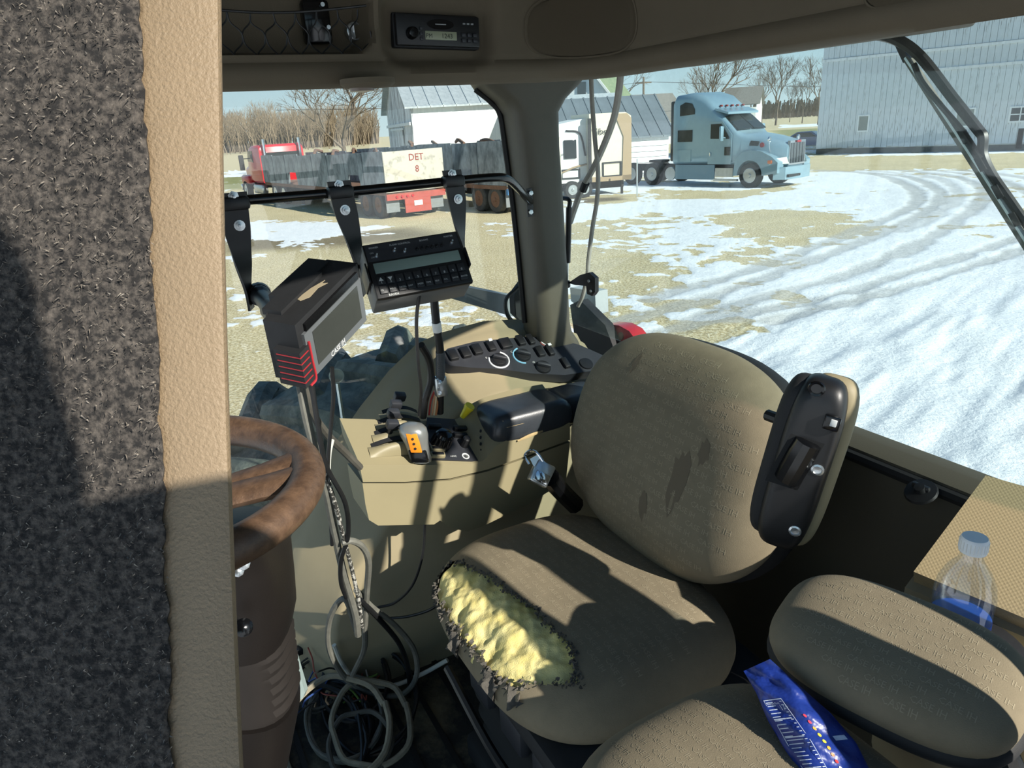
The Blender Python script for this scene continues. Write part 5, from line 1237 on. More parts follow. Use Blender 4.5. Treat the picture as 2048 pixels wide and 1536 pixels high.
# ================================================================ CONTROL CONSOLE
con = thing('control_console', 'beige armrest control console with levers, knobs and padded black top', 'console', C(.6, 1.4, 2.1))
CONS = mat('olive beige console plastic', '#8d8467', .5, var=.04, vscale=8, bump=.15, bscale=900)
V0 = 1.338
lo = [(725, 967), (731, 1010), (738, 1040), (756, 1051), (868, 1049), (880, 1041), (905, 1057), (935, 1063), (965, 1053), (1060, 1006), (1132, 962), (1140, 884), (1050, 917), (975, 943), (900, 961), (810, 967)]
M().prism([onv(x, y, V0 + .004) for x, y in lo], VV * .115, .010, 3).obj('lower_shell', CONS, con)
upz = VV * .125 + ZZ * .062
hi = [(720, 930), (722, 945), (726, 964), (810, 964), (900, 957), (975, 939), (1050, 913), (1140, 880), (1140, 846), (1085, 857), (1020, 877), (990, 893), (978, 910), (966, 922), (945, 928), (900, 929), (860, 930), (800, 930), (750, 930)]
M().prism([onv(x, y, V0) for x, y in hi], upz, .007, 3).obj('upper_shell', CONS, con)
TP0 = onv(720, 930, V0); ta = onv(945, 928, V0) - TP0; TN = ta.cross(upz).normalized()
if TN.z < 0: TN = -TN
def T(px, py, lift=0.0): return onp(px, py, TP0, TN) + TN * lift
TU = (ta - TN * ta.dot(TN)).normalized(); TVv = TN.cross(TU).normalized()
TAX = (TU, TVv, TN)
# lever gate: curved ridges with dark slots
for k, (x0, y0, x1, y1) in enumerate(((738, 905, 850, 897), (745, 880, 845, 874), (752, 858, 842, 853), (760, 838, 836, 836))):
    a, b = T(x0, y0), T(x1, y1); mid = (a + b) / 2; hump = .022 - .002 * k
    def rid(s, t, a=a, b=b, hump=hump):
        p = a.lerp(b, s); return p + TN * (hump * math.sin(math.pi * s) + .002) * math.sin(math.pi * t) ** .6 + TVv * (t - .5) * .030
    M().grid(rid, 14, 8).obj('gate_ridge', CONS, con)
    q0, q1 = T(x0 + 4, y0 - 13), T(x1 - 2, y1 - 12)
    def slot(s, t, a=q0, b=q1, hump=hump): 
        p = a.lerp(b, s); return p + TN * (hump * .9 * math.sin(math.pi * s) + .001) + TVv * (t - .5) * .012
    M().grid(slot, 12, 2).obj('gate_slot', BLKM, con)
for k, (x, y) in enumerate(((770, 862), (772, 840), (777, 822), (785, 806))):
    b = T(x + 6, y + 16); h = b + (T(x, y) - b) * .2 + TN * .036
    lv = M().tube([b, b.lerp(h, .5), h], .006, 8).obj('spool_lever', BLK, con); M().box(h + TN * .004, (.027, .018, .019), TAX, .004).obj('lever_cap', DGREY, lv)
gb = T(842, 925, .004); gt = P(822, 846, 1.52); gx = _R; gy = (gt - gb).normalized(); gn = gx.cross(gy).normalized()
if gn.dot(CAM - gb) < 0: gn = -gn
GL = (gt - gb).length
hs = []
for t, w, d_ in ((0, .021, .014), (.1, .024, .016), (.3, .024, .017), (.5, .026, .02), (.7, .03, .026), (.85, .03, .026), (.95, .024, .02), (1.0, .012, .01)):
    c = gb + gy * GL * t; hs.append([c + gx * w * math.cos(a) * (abs(math.cos(a)) ** -.3 if abs(math.cos(a)) > .05 else 1) + gn * d_ * math.sin(a) for a in np.linspace(0, 2 * math.pi, 17)[:-1]])
SILV = mat('silver grey grip', '#8f9290', .3, .5)
hd_ = M().rings(hs).obj('throttle_handle', SILV, con, angle=60)
ORG = mat('orange switch', '#ee8a1c', .4)
sq = gb + gy * GL * .58 + gn * .023; M().box(sq, (.024, .006, .044), (gx, gn, gy), .002).obj('orange_switch', ORG, hd_)
t = M(); 
for k in range(3): t.lathe(sq + gn * .0035 + gy * (.010 - .011 * k), gn, [(.003, 0), (.003, .0005), (0, .0006)], 8)
t.obj('switch_mark', BLKM, hd_)
M().box(gb + gy * GL * .2 + gn * .012, (.038, .012, .03), (gx, gn, gy), .004).obj('handle_window', BLKG, hd_)
# black key panel
pn = M().prism([T(x, y) for x, y in ((853, 837), (944, 843), (959, 924), (849, 920))], TN * .004, .001).obj('key_panel', DGREY, con)
dome = T(880, 890, .004); M().lathe(dome, TN, [(.024, 0), (.0235, .008), (.021, .014), (.020, .028), (.016, .034), (.008, .037), (0, .038)], 20).obj('dial_knob', BLKG, con, angle=20)
for k in range(14):
    a = 2 * math.pi * k / 14; M().tube([dome + (TU * math.cos(a) + TVv * math.sin(a)) * .0225 + TN * .002, dome + (TU * math.cos(a) + TVv * math.sin(a)) * .0205 + TN * .026], .0022, 5, False).obj('dial_rib', BLK, con)
for x, y, w, h in ((868, 858, .030, .012), (918, 862, .034, .013), (918, 875, .034, .013)): M().box(T(x, y, .008), (w, h, .012), TAX, .003).obj('rocker_switch', BLK, con)
kb = T(927, 893, .004); M().lathe(kb, TN, [(.010, 0), (.0095, .022), (.007, .025), (0, .026)], 10).obj('small_knob', BLK, con, angle=20)
M().lathe(T(930, 915, .004), TN, [(.009, 0), (.009, .0012), (.0065, .0012), (.006, 0)], 18).obj('ring_mark', PRN, con)
t = M(); text(t, 'HMC', T(900, 917, .0048), TU, TVv, .005); t.obj('lettering', PRN, con, smooth=False)
for y in (902, 914): 
    b_ = M().box(T(873, y, .006), (.036, .016, .012), TAX, .004).obj('button_frame', CONS, con); M().box(T(873, y, .0115), (.028, .008, .004), TAX, .0015).obj('button', BLK, b_)
yk = T(921, 842, .002); YEL = mat('yellow knob', '#f0d92a', .45)
kn_ = M().lathe(yk + TN * .012, TN + TU * .2, [(.007, 0), (.0075, .006), (.010, .022), (.0125, .032), (.012, .037), (0, .038)], 18).obj('pto_knob', YEL, con); M().cyl(yk, yk + (TN + TU * .2).normalized() * .014, .0045, 8).obj('knob_stem', STEEL, kn_)
for k in range(4): M().lathe(onp(962 - k * 0, 862 + k * 13, C(.615, 1.39, 2.35), -UU + ZZ * .25) , -UU + ZZ * .3, [(.004, 0), (.004, .002), (0, .003)], 8).obj('side_button', BLKM, con)
# padded armrest
PADM = mat('worn black vinyl', '#34383d', .3, var=.2, vscale=14, bump=.15, bscale=500)
pd_ = Pad(C(.738, 1.402, 2.345), UU, VV, ZZ, .110, .068, .045, .03, 7, 9, 2.0)
po = pd_.mesh(80, 18).obj('arm_pad', PADM, con, angle=60)
pd2 = Pad(C(.90, 1.425, 2.335), UU, VV, ZZ, .075, .06, .042, .03, 6, 8, 2.0); pd2.mesh(60, 14).obj('rear_arm_pad', PADM, con, angle=60)
TAN = mat('exposed tan backing', '#b09a70', .9, var=.1, vscale=60)
def patch(pts, name, dz=.0012):
    q = []
    for x, y in pts:
        p = onz(x, y, 2.388); u, v, z = uvz(p); xx, yy = u - .738, v - 1.402; r = pd_.rho(xx, yy)
        if r > .985: xx *= .985 / r; yy *= .985 / r
        q.append(pd_.pt(xx, yy, 1, dz))
    c = sum(q, Vector()) / len(q); n = len(q)
    M().add(q + [c], [(k, (k + 1) % n, n) for k in range(n)]).obj(name, TAN, po, smooth=False)
patch([(972, 868), (980, 858), (1000, 850), (1032, 846), (1018, 856), (1010, 868), (992, 872), (980, 876)], 'torn_patch')
patch([(1004, 834), (1020, 840), (1038, 838), (1052, 850), (1048, 851), (1036, 842), (1018, 843), (1008, 839)], 'torn_crack')
M().tube([onv(1035, 882, 1.334), onv(1062, 870, 1.333), onv(1085, 862, 1.334)], lambda t: .002 + .002 * math.sin(math.pi * t), 6).obj('torn_seam', TAN, po)

# ================================================================ SIDE SWITCH PANEL
QP0 = C(.81, 1.5, 2.366); QN = (ZZ - VV * .66).normalized()
def Q(px, py, lift=0.0): return onp(px, py, QP0 + QN * .022, QN) + QN * lift
QAX = (UU, QN.cross(UU).normalized(), QN)
sp = thing('switch_panel', 'dark grey panel of rocker switches and climate knobs below the side window', 'panel', QP0)
M().prism([Q(x, y) for x, y in ((880, 712), (895, 697), (950, 683), (1045, 674), (1100, 674), (1160, 690), (1205, 710), (1212, 726), (1195, 740), (1130, 750), (1065, 747), (1000, 738), (940, 735), (900, 731), (882, 722))], QN * -.03, .006, 3).obj('panel_body', DGREY, sp)
for x, y, w, tip in ((905, 712, .026, 0), (930, 707, .026, 0), (953, 701, .026, 0), (981, 694, .022, 1), (1010, 689, .034, 0), (1040, 683, .022, 0), (1060, 681, .018, 0), (1079, 705, .022, 0), (1099, 703, .018, 1), (1130, 728, .018, 0)):
    rk = M().box(Q(x, y, .004), (w * .92, .034, .012), QAX, .003).obj('rocker_switch', BLK, sp)
    if tip: M().box(Q(x - 2, y - 9, .0105), (.010, .008, .003), QAX, .001).obj('switch_tip', PRN, rk)
for x, y, col, a0, a1 in ((998, 720, '#d8dcdc', -210, 60), (1046, 711, '#7fb3cc', 100, 260), (1086, 735, None, 0, 0)):
    b = Q(x, y, 0); kn_ = M().lathe(b, QN, [(.021, 0), (.020, .005), (.018, .007), (0, .0075)], 24).obj('climate_knob', BLK, sp)
    dd = (QAX[0] * .85 - QAX[1] * .5).normalized(); M().box(b + QN * .011, (.036, .009, .012), (dd, QN.cross(dd), QN), .003).obj('knob_grip', DGREY, kn_)
    if col: M().tube([b + (QAX[0] * math.cos(rad(a)) + QAX[1] * math.sin(rad(a))) * .0265 + QN * .0005 for a in np.linspace(a0, a1, 14)], .0022, 6, sub=2).obj('scale_arc', mat('scale ' + col, col, .5), kn_)
sk = M().lathe(Q(1090, 684, 0), QN, [(.013, 0), (.013, .004), (.0095, .0045), (.009, -.004), (0, -.004)], 20).obj('lighter_socket', PRN, sp); M().lathe(Q(1090, 684, -.001), QN, [(.0145, 0), (.0145, .0025), (.0125, .0026)], 20).obj('red_ring', mat('red ring', '#b05a50', .5), sk)
M().lathe(Q(1172, 728, 0), QN, [(.019, 0), (.018, .004), (0, .005)], 20).obj('blank_cap', BLK, sp)
t = M(); text(t, 'C', Q(1022, 706, .001), QAX[0], QAX[1], .006); text(t, '0', Q(972, 718, .001), QAX[0], QAX[1], .006); text(t, 'O', Q(1066, 727, .001), QAX[0], QAX[1], .006); t.obj('lettering', PRN, sp, smooth=False)
vo = thing('air_vent', 'round black air vent in the wall behind the arm pad', 'vent', onv(1180, 790, 1.47)); M().lathe(onv(1178, 792, 1.475), -VV + ZZ * .3, [(.042, 0), (.042, .008), (.034, .010), (.030, .002), (0, .001)], 24).obj('vent_ring', BLK, vo)
for k in range(4): M().box(onv(1178, 780 + k * 8, 1.468), (.055, .004, .004), None).obj('vent_slat', BLKM, vo, smooth=False)

# ================================================================ STEERING
STW = mat('worn brown wheel leather', '#4a382b', .45, col2='#6b5340', vscale=60, sharp=(.35, .7), bump=.4, bscale=400)
sc_ = C(-.0565, .9075, 2.606); snn = (UU * (math.sin(.05) * math.cos(-.447)) + VV * (math.sin(.05) * math.sin(-.447)) + ZZ * math.cos(.05)).normalized(); s1_ = snn.orthogonal().normalized(); s2_ = snn.cross(s1_)
stw = thing('steering_wheel', 'worn brown steering wheel partly hidden by the tan door post', 'steering wheel', sc_)
M().tube([sc_ + (s1_ * math.cos(t) + s2_ * math.sin(t)) * .2 for t in np.linspace(0, 2 * math.pi, 41)[:-1]], .0222, 16, closed=True, sub=2).obj('rim', STW, stw)
for px_, py_ in ((545, 872), (440, 1120), (120, 900)):
    e = P(px_, py_, .92); e = e - snn * (e - sc_).dot(snn); e = sc_ + (e - sc_).normalized() * .195; c = sc_ - snn * .03
    w_ = snn.cross(e - c).normalized(); rs = []
    for t, hw, th in ((0, .035, .014), (.4, .03, .012), (.75, .026, .014), (1.0, .03, .017)):
        p = c.lerp(e, t); rs.append([p + w_ * hw * math.cos(a) + snn * th * math.sin(a) for a in np.linspace(0, 2 * math.pi, 13)[:-1]])
    M().rings(rs).obj('spoke', STW, stw)
M().lathe(sc_ - snn * .06, snn, [(.06, 0), (.065, .03), (.055, .05), (.0, .058)], 24).obj('hub', BLKM, stw)
# column cowl and rubber boot
COWL = mat('dark brown column cowl', '#1b1715', .5, var=.12, vscale=12, bump=.2, bscale=500)
colm = thing('steering_column', 'dark brown steering column with ribbed rubber boot near the floor', 'column', C(.0, 1.1, FLOORZ))
def cr(px0, px1, py, d, th=.16): 
    a, b = P(px0, py, d), P(px1, py, d); c = (a + b) / 2; hw = (b - a).length / 2; x = (b - a).normalized(); y = Vector((-x.y, x.x, 0)).normalized()
    return [c + x * hw * math.copysign(abs(math.cos(t)) ** .7, math.cos(t)) + y * th / 2 * (1 + math.copysign(abs(math.sin(t)) ** .7, math.sin(t))) for t in np.linspace(0, 2 * math.pi, 25)[:-1]]
M().rings([cr(300, 500, 1115, .95, .1), cr(320, 520, 1130, .97), cr(330, 538, 1170, 1.0), cr(340, 548, 1240, 1.04), cr(350, 553, 1290, 1.07), cr(350, 545, 1335, 1.10)]).obj('cowl', COWL, colm, angle=50)
rs = []
for k in range(13):
    y = 1330 + k * 11; w = 6 if k % 2 else 0; rs.append(cr(358, 545 + w + k * 1.6, y, 1.10 + k * .006, .15))
M().rings(rs).obj('boot', mat('ribbed brown boot', '#201b18', .7, var=.15, vscale=20), colm, angle=20)
M().rings([cr(360, 568, 1470, 1.18, .15), cr(360, 566, 1500, 1.2), cr(340, 540, 1640, 1.3)]).obj('boot_base', COWL, colm)
kb = P(487, 1255, 1.0); M().lathe(kb, CAM - kb, [(.013, -.02), (.013, .0), (.009, .003), (.0, .004)], 16).obj('tilt_button', BLKG, colm)
for x, y in ((476, 1142), (488, 1128)): M().lathe(P(x, y, .935), CAM - P(x, y, .935), [(.008, -.01), (.008, 0), (.003, .003), (0, .003)], 8).obj('column_bolt', STEEL, colm)
bp2 = M().prism([P(x, y, 1.42) for x, y in ((548, 1288), (580, 1282), (610, 1385), (606, 1396), (575, 1418), (560, 1340))], _F * .02, .003).obj('pedal_plate', mat('pale blue grey plate', '#8fa09e', .5, var=.1, vscale=15)); tag(bp2, 'pale blue grey metal plate standing beside the column boot', 'plate')
# red reflective door edge strip
ed = [(592, 1080), (604, 1045), (640, 985), (646, 1000), (625, 1060), (603, 1130), (585, 1190), (574, 1232), (570, 1200), (578, 1130)]
o = M().prism([onv(x, y, 1.725) for x, y in ed], VV * .012).obj('glass_edge_strip', mat('maroon reflective strip', '#8d7f80', .35, col2='#8a4550', vscale=9, sharp=(.45, .55)), smooth=False); tag(o, 'curved grey and maroon strip on the edge of the wheel-arch wall', 'strip')

# ================================================================ INSTRUCTOR SEAT, BAG, BOTTLE
ins_ = thing('instructor_seat', 'folding olive instructor seat in the near right corner', 'seat', C(.55, .36, FLOORZ))
FTL, FTR, FBR, FBL = P(1590, 1105, .955), P(2085, 1290, .795), P(1985, 1500, .70), P(1565, 1285, .88)
ic = (FTL + FTR + FBR + FBL) / 4; ix = ((FTR - FTL) + (FBR - FBL)).normalized(); iy = ((FTL - FBL) + (FTR - FBR)); ih = iy.length / 2; iy = (iy - ix * iy.dot(ix)).normalized(); inn = ix.cross(iy)
if inn.dot(CAM - ic) < 0: inn = -inn
iw = ((FTR - FTL).length + (FBR - FBL).length) / 2
ip = Pad(ic - inn * .03, ix, iy, inn, iw / 2 + .012, ih / 2 + .016, .038, .05, 3.0, 3.6, 2.0)
io = ip.mesh(90, 26).obj('backrest', FAB, ins_, angle=70)
ip.letters('CASE IH', .0072, 26, 10, -.2, -.14, .048, .0125, .0003, None, .92).obj('woven_lettering', WOV, io, kind='stuff', smooth=False)
pp = Pad(ic - inn * .05, ix, iy, inn, iw / 2 + .016, ih / 2 + .02, .02, .02, 3.0, 8, 2.0); pp.mesh(60, 8).obj('backrest_shell', BLKM, ins_)
cp2 = Pad(C(.47, .375, 2.265), UU, VV, ZZ, .185, .20, .06, .06, 3.2, 3.6, 2.0)
co_ = cp2.mesh(80, 26).obj('cushion', FAB, ins_, angle=70); swapped(cp2).letters('CASE IH', .0072, 32, 10, -.22, -.19, .048, .0125, .0003, None, .92).obj('woven_lettering', WOV, co_, kind='stuff', smooth=False)
M().box(C(.5, .37, 1.92), (.30, .28, .5), None, .03).obj('seat_box', BLKM, ins_)
M().tube([C(.62, .5, 2.2), C(.66, .52, 2.28), ic - inn * .06 + ix * -.1], .014, 8).obj('hinge_arm', BLK, ins_); M().tube([C(.64, .25, 2.2), C(.7, .26, 2.3), ic - inn * .06 + ix * .1], .014, 8).obj('hinge_arm', BLK, ins_)
# snack bag
BAGM = mat('royal blue foil bag', '#1d3585', .38, var=.15, vscale=18, bump=.35, bscale=45)
L_ = [(1487, 1342), (1512, 1385), (1535, 1440), (1570, 1500), (1612, 1560), (1640, 1620)]; Rr_ = [(1540, 1318), (1600, 1372), (1660, 1425), (1712, 1485), (1745, 1550), (1770, 1620)]
def brow(t, edge):
    k = min(len(L_) - 1.001, t * (len(L_) - 1)); i = int(k); f = k - i; a = edge[i]; b = edge[i + 1]; return a[0] + (b[0] - a[0]) * f, a[1] + (b[1] - a[1]) * f
def bag_pt(s, t, lift=0.0):
    l, r = brow(t, L_), brow(t, Rr_); x, y = l[0] + (r[0] - l[0]) * s, l[1] + (r[1] - l[1]) * s
    d = .868 - .115 * t - .010 * s
    bul = .016 * math.sin(math.pi * min(1, max(0, s))) ** .7 * min(1, t * 5) + .0035 * math.sin(9 * t + 7 * s) * (t > .1) + .002 * math.sin(23 * t - 11 * s)
    return P(x, y, d - bul - lift)
bag = M(); bag.grid(bag_pt, 26, 44); n0 = len(bag.v); bag.v += [P(*brow((i // 27) / 44, L_), 1) for i in range(0)]
bk2 = []
for j in range(45):
    for i in range(27):
        l, r = brow(j / 44, L_), brow(j / 44, Rr_); s = i / 26; x, y = l[0] + (r[0] - l[0]) * s, l[1] + (r[1] - l[1]) * s
        bk2.append(P(x, y, .868 - .115 * j / 44 - .010 * s + .004 + .008 * math.sin(math.pi * s)))
bag.add(bk2, [(j * 27 + i + 1, j * 27 + i, (j + 1) * 27 + i, (j + 1) * 27 + i + 1) for j in range(44) for i in range(26)])
for j in range(44): bag.f.append((j * 27, (j + 1) * 27, n0 + (j + 1) * 27, n0 + j * 27)); bag.f.append(((j + 1) * 27 + 26, j * 27 + 26, n0 + j * 27 + 26, n0 + (j + 1) * 27 + 26))
for i in range(26): bag.f.append((i, i + 1, n0 + i + 1, n0 + i))
bg_o = bag.obj('snack_bag', BAGM, angle=50); tag(bg_o, 'royal blue foil snack bag tucked between the instructor seat pads', 'bag')
def bag_print(name, rects, material):
    m = M()
    for s0, s1, t0, t1 in rects:
        n = 4; o = len(m.v); m.add([bag_pt(s0 + (s1 - s0) * i / n, t0 + (t1 - t0) * j / 2, .0006) for j in range(3) for i in range(n + 1)], [(j * (n + 1) + i, j * (n + 1) + i + 1, (j + 1) * (n + 1) + i + 1, (j + 1) * (n + 1) + i) for j in range(2) for i in range(n)])
    return m.obj(name, material, bg_o, smooth=False, kind='stuff')
BW = mat('white bag print', '#c8d2e6', .5); rows_ = []
for k in range(22):
    t = .28 + k * .026; rows_.append((.10, .10 + random.uniform(.12, .26), t, t + .006)); rows_.append((.36, .40, t, t + .006))
rows_ += [(.08, .42, .262, .268), (.08, .42, .86, .872), (.075, .085, .262, .87), (.42, .43, .262, .87), (.1, .38, .40, .408), (.1, .38, .52, .528)]
bag_print('nutrition_print', rows_, BW)
def bag_text(body, s0, t0, hs, mat_):
    vs_, fs_, w = text_mesh(body, 1); m = M(); k = hs / .7
    m.add([bag_pt(s0 + x * k * .9, t0 - y * k * .55, .0008) for x, y in vs_], fs_); return m.obj('lettering', mat_, bg_o, smooth=False)
bag_text('170', .30, .345, .075, BW); bag_text('Nutrition Facts', .10, .30, .03, BW)
for k, c in enumerate(('#d8455a', '#d8455a', '#e8a53a', '#e6d34a', '#e6d34a', '#e8a53a', '#e07a3a', '#d8373a', '#f0f0f0', '#f0f0f0', '#f0f0f0')):
    t = .40 + k * .043; m = M(); m.add([bag_pt(.60 + .022 * math.cos(a), t + .013 * math.sin(a), .0007) for a in np.linspace(0, 6.283, 11)[:-1]], [tuple(range(10))]); m.obj('printed_dot', mat('dot ' + c, c, .5), bg_o, smooth=False)
bag_print('yellow_flash', [(.80, .97, .79, .85)], mat('yellow flash print', '#f2c53a', .5)); bag_print('white_panel', [(.76, .93, .545, .575), (.83, .97, .875, .885)], BW)
# water bottle
bx = P(1925, 1210, .875); bz0 = bx.z - .105; bo = Vector((bx.x, bx.y, bz0)); tilt = ZZ
bt = thing('water_bottle', 'clear plastic water bottle with white cap and blue label', 'bottle', bo)
PET = glass_mat('clear plastic', (.93, .96, .98), .12, .05); 
pr_ = [(.0, 0), (.028, .0), (.032, .006), (.0325, .04), (.031, .05), (.0325, .06), (.0325, .105), (.0335, .112), (.0335, .122), (.031, .138), (.024, .155), (.015, .168), (.0125, .174), (.0125, .186)]
M().lathe(bo, ZZ, pr_, 32).obj('bottle_body', PET, bt)
M().lathe(bo, ZZ, [(.0, .003), (.029, .004), (.0315, .04), (.030, .05), (.0315, .06), (.0315, .095), (0, .0951)], 28).obj('water', glass_mat('water', (.86, .92, .94), .08), bt)
lb_ = M().lathe(bo, ZZ, [(.0328, .042), (.0331, .045), (.0331, .088), (.0328, .091)], 32).obj('label', mat('blue bottle label', '#2553b4', .4, col2='#2f62bc', vscale=40), bt)
for k in range(3): 
    a = -1.9 + k * .35; m = M(); q = [bo + Vector((math.cos(a + da), math.sin(a + da), 0)) * .0336 + ZZ * z for da, z in ((0, .06), (.25, .06), (.25, .086), (0, .086))]; m.add(q, [(0, 1, 2, 3)]); m.obj('label_patch', WHITE if k == 0 else mat('dark blue label', '#1d2c7a', .4), lb_, smooth=False)
cap = M().lathe(bo + ZZ * .182, ZZ, [(.0148, 0), (.0150, .002), (.0150, .016), (.0135, .019), (0, .0195)], 30).obj('cap', mat('white bottle cap', '#eef0f0', .45), bt)
for k in range(24):
    a = 2 * math.pi * k / 24; r_ = Vector((math.cos(a), math.sin(a), 0)) * .0150; M().tube([bo + ZZ * .185 + r_, bo + ZZ * .197 + r_], .0007, 4, False).obj('cap_rib', WHITE, cap)
# padded locker with bottle well behind the instructor seat
lk = thing('padded_locker', 'beige locker with woven vinyl padded lid in the rear right corner', 'locker', C(.98, .5, FLOORZ))
T1_, T2_, T3_, T4_ = P(1965, 956, 1.05), P(1812, 1160, 1.0), P(2130, 1290, .88), P(2290, 1010, .90)
T4_ = T1_ + T3_ - T2_
nn_ = (T2_ - T1_).cross(T4_ - T1_).normalized(); nn_ = nn_ if nn_.z > 0 else -nn_
M().prism([T1_ - ZZ * .012, T2_ - ZZ * .012, T3_ - ZZ * .012, T4_ - ZZ * .012], -ZZ * .30, .008).obj('locker_body', BEIGE, lk)
cT = (T1_ + T2_ + T3_ + T4_) / 4; sh = lambda p, k: cT + (p - cT) * k
def dots():
    m = mat('woven vinyl pad', '#a08f6c', .6, bump=0)
    nt = m.node_tree; N = nt.nodes; L = nt.links; b = N['Principled BSDF']; tcn = N.new('ShaderNodeTexCoord'); v = N.new('ShaderNodeTexVoronoi'); v.inputs['Scale'].default_value = 260; v.inputs['Randomness'].default_value = 0
    L.new(tcn.outputs['Object'], v.inputs['Vector']); bpn = N.new('ShaderNodeBump'); bpn.inputs['Strength'].default_value = .4; bpn.inputs['Distance'].default_value = .0015; L.new(v.outputs['Distance'], bpn.inputs['Height']); L.new(bpn.outputs[0], b.inputs['Normal'])
    return m
M().prism([sh(T1_, .93) + nn_ * .02, sh(T2_, .93) + nn_ * .02, sh(T3_, .97) + nn_ * .02, sh(T4_, .97) + nn_ * .02], -nn_ * .04, .014, 3).obj('padded_lid', dots(), lk)
wl2 = thing('bottle_well', 'beige moulded cup holder that the water bottle stands in', 'holder', bo - ZZ * .05)
hole = []
M().lathe(bo - ZZ * .02, ZZ, [(.075, -.12), (.078, .05), (.074, .062), (.062, .066), (.048, .060), (.040, .04), (.038, .018), (0, .0175)], 36).obj('well_shell', BEIGE, wl2)
M().lathe(bo - ZZ * .02, ZZ, [(.0755, .058), (.078, .058), (.079, .066), (.074, .068)], 36).obj('well_rim', BLKM, wl2)

# ================================================================ GOOSENECK, CABLES AND THE HEAP OF WIRE
gn_ = thing('gooseneck_mast', 'black corrugated mast with white tape bands under the rate controller', 'mast', P(880, 830, 1.62))
gp_ = [P(866, 572, 1.40), P(872, 640, 1.44), P(880, 700, 1.48), P(881, 760, 1.53), P(880, 825, 1.59)]
M().tube(gp_, .0085, 12).obj('mast_tube', CABLE, gn_)
sp_ = spline(gp_, 30)
for k in range(62, 100): 
    p = sp_[k]; d = (sp_[k + 1] - sp_[k - 1]).normalized(); M().lathe(p - d * .0008, d, [(.0085, -.0006), (.0098, .0), (.0098, .0008), (.0085, .0014)], 12).obj('corrugation', mat('steel conduit', '#77797a', .4, .4), gn_)
for k in (2, 4, 34, 38):
    p = sp_[k]; d = (sp_[k + 1] - sp_[k - 1]).normalized(); M().lathe(p - d * .005, d, [(.0093, 0), (.0096, .001), (.0096, .011), (.0093, .012)], 14).obj('tape_band', WHITE, gn_)
M().box(P(881, 772, 1.535), (.026, .02, .045), None, .004).obj('clamp', STEEL, gn_)
for y in (764, 786): M().lathe(P(879, y, 1.515), CAM - P(879, y, 1.515), [(.005, 0), (.005, .004), (0, .005)], 6).obj('clamp_bolt', STEEL, gn_)
def cable(label, pts, r, material=CABLE, name='cable', n=8): 
    o = M().tube([P(*p) for p in pts], r, n).obj(name, material); return tag(o, label, 'cable')
cable('thin black cable hanging from the rate controller to the console', [(840, 582, 1.33), (833, 640, 1.36), (836, 720, 1.40), (842, 780, 1.45), (838, 830, 1.52)], .0035)
M_ = cable('black looped cable bowed behind the gooseneck mast', [(842, 690, 1.46), (858, 720, 1.5), (862, 760, 1.53), (850, 800, 1.55), (846, 835, 1.57)], .008)
for k, (c, dx) in enumerate((('#b03a34', 0), ('#c99a78', 6), ('#d8c7a0', 10), ('#b8784c', 14))):
    cable(('red', 'salmon', 'cream', 'copper')[k] + ' stripped wire beside the mast clamp', [(872 + dx * .2, 775, 1.54), (862 + dx, 800, 1.56), (858 + dx, 830, 1.58)], .0022, mat('wire ' + c, c, .5), 'wire', 6)
GRYC = mat('grey ribbed cable', '#6a6a62', .6, var=.2, vscale=60)
cable('thick ribbed cable running from the touchscreen into the console side', [(598, 740, 1.17), (622, 820, 1.22), (655, 870, 1.3), (690, 905, 1.38), (720, 935, 1.43)], .0075, CONDUIT)
cable('grey ribbed cable falling from the touchscreen to the floor heap', [(596, 742, 1.15), (612, 830, 1.17), (630, 900, 1.2), (652, 980, 1.25), (668, 1060, 1.33), (688, 1150, 1.42), (710, 1225, 1.5), (716, 1270, 1.55)], .0075, GRYC)
cable('black cable falling beside the grey ribbed cable', [(622, 762, 1.13), (636, 850, 1.16), (652, 930, 1.2), (690, 1005, 1.26), (696, 1070, 1.33), (682, 1120, 1.37), (682, 1165, 1.42), (692, 1195, 1.46)], .0045)
cable('thin black wire hanging from the right foot of the touchscreen', [(664, 735, 1.16), (667, 790, 1.19), (662, 850, 1.22), (656, 930, 1.25), (660, 1020, 1.3), (664, 1090, 1.35)], .0035)
cable('black and white braided wire twisting down the cable bundle', [(640, 915, 1.2), (668, 1000, 1.26), (686, 1070, 1.33), (704, 1140, 1.4), (718, 1205, 1.48), (724, 1255, 1.54)], .0042, mat('braided wire', '#3a3a36', .6, col2='#bdbbb2', vscale=120, sharp=(.5, .56)))
cable('grey cable looping out right of the bundle', [(684, 1085, 1.34), (705, 1082, 1.35), (726, 1095, 1.38), (737, 1125, 1.42), (734, 1180, 1.5), (730, 1250, 1.58), (728, 1300, 1.64), (705, 1350, 1.7)], .0065, GRYC)
cable('white plastic tube leaning along the cable bundle', [(664, 880, 1.25), (658, 910, 1.26), (657, 960, 1.28), (660, 1030, 1.33)], .0042, mat('white tube', '#d5d6cc', .5), 'tube')
cable('thin black wire falling from the console underside', [(850, 1045, 1.6), (845, 1110, 1.63), (825, 1170, 1.67), (790, 1205, 1.7), (755, 1215, 1.71)], .0032)
cable('black wire curving under the seat front', [(900, 1180, 1.6), (868, 1215, 1.68), (820, 1232, 1.72), (775, 1237, 1.74)], .0035)
cable('white hose on the floor in front of the seat base', [(668, 1290, 1.72), (686, 1330, 1.75), (720, 1365, 1.78), (780, 1372, 1.80), (840, 1350, 1.80), (895, 1320, 1.78)], .0055, mat('white hose', '#d8d8cc', .5), 'hose')
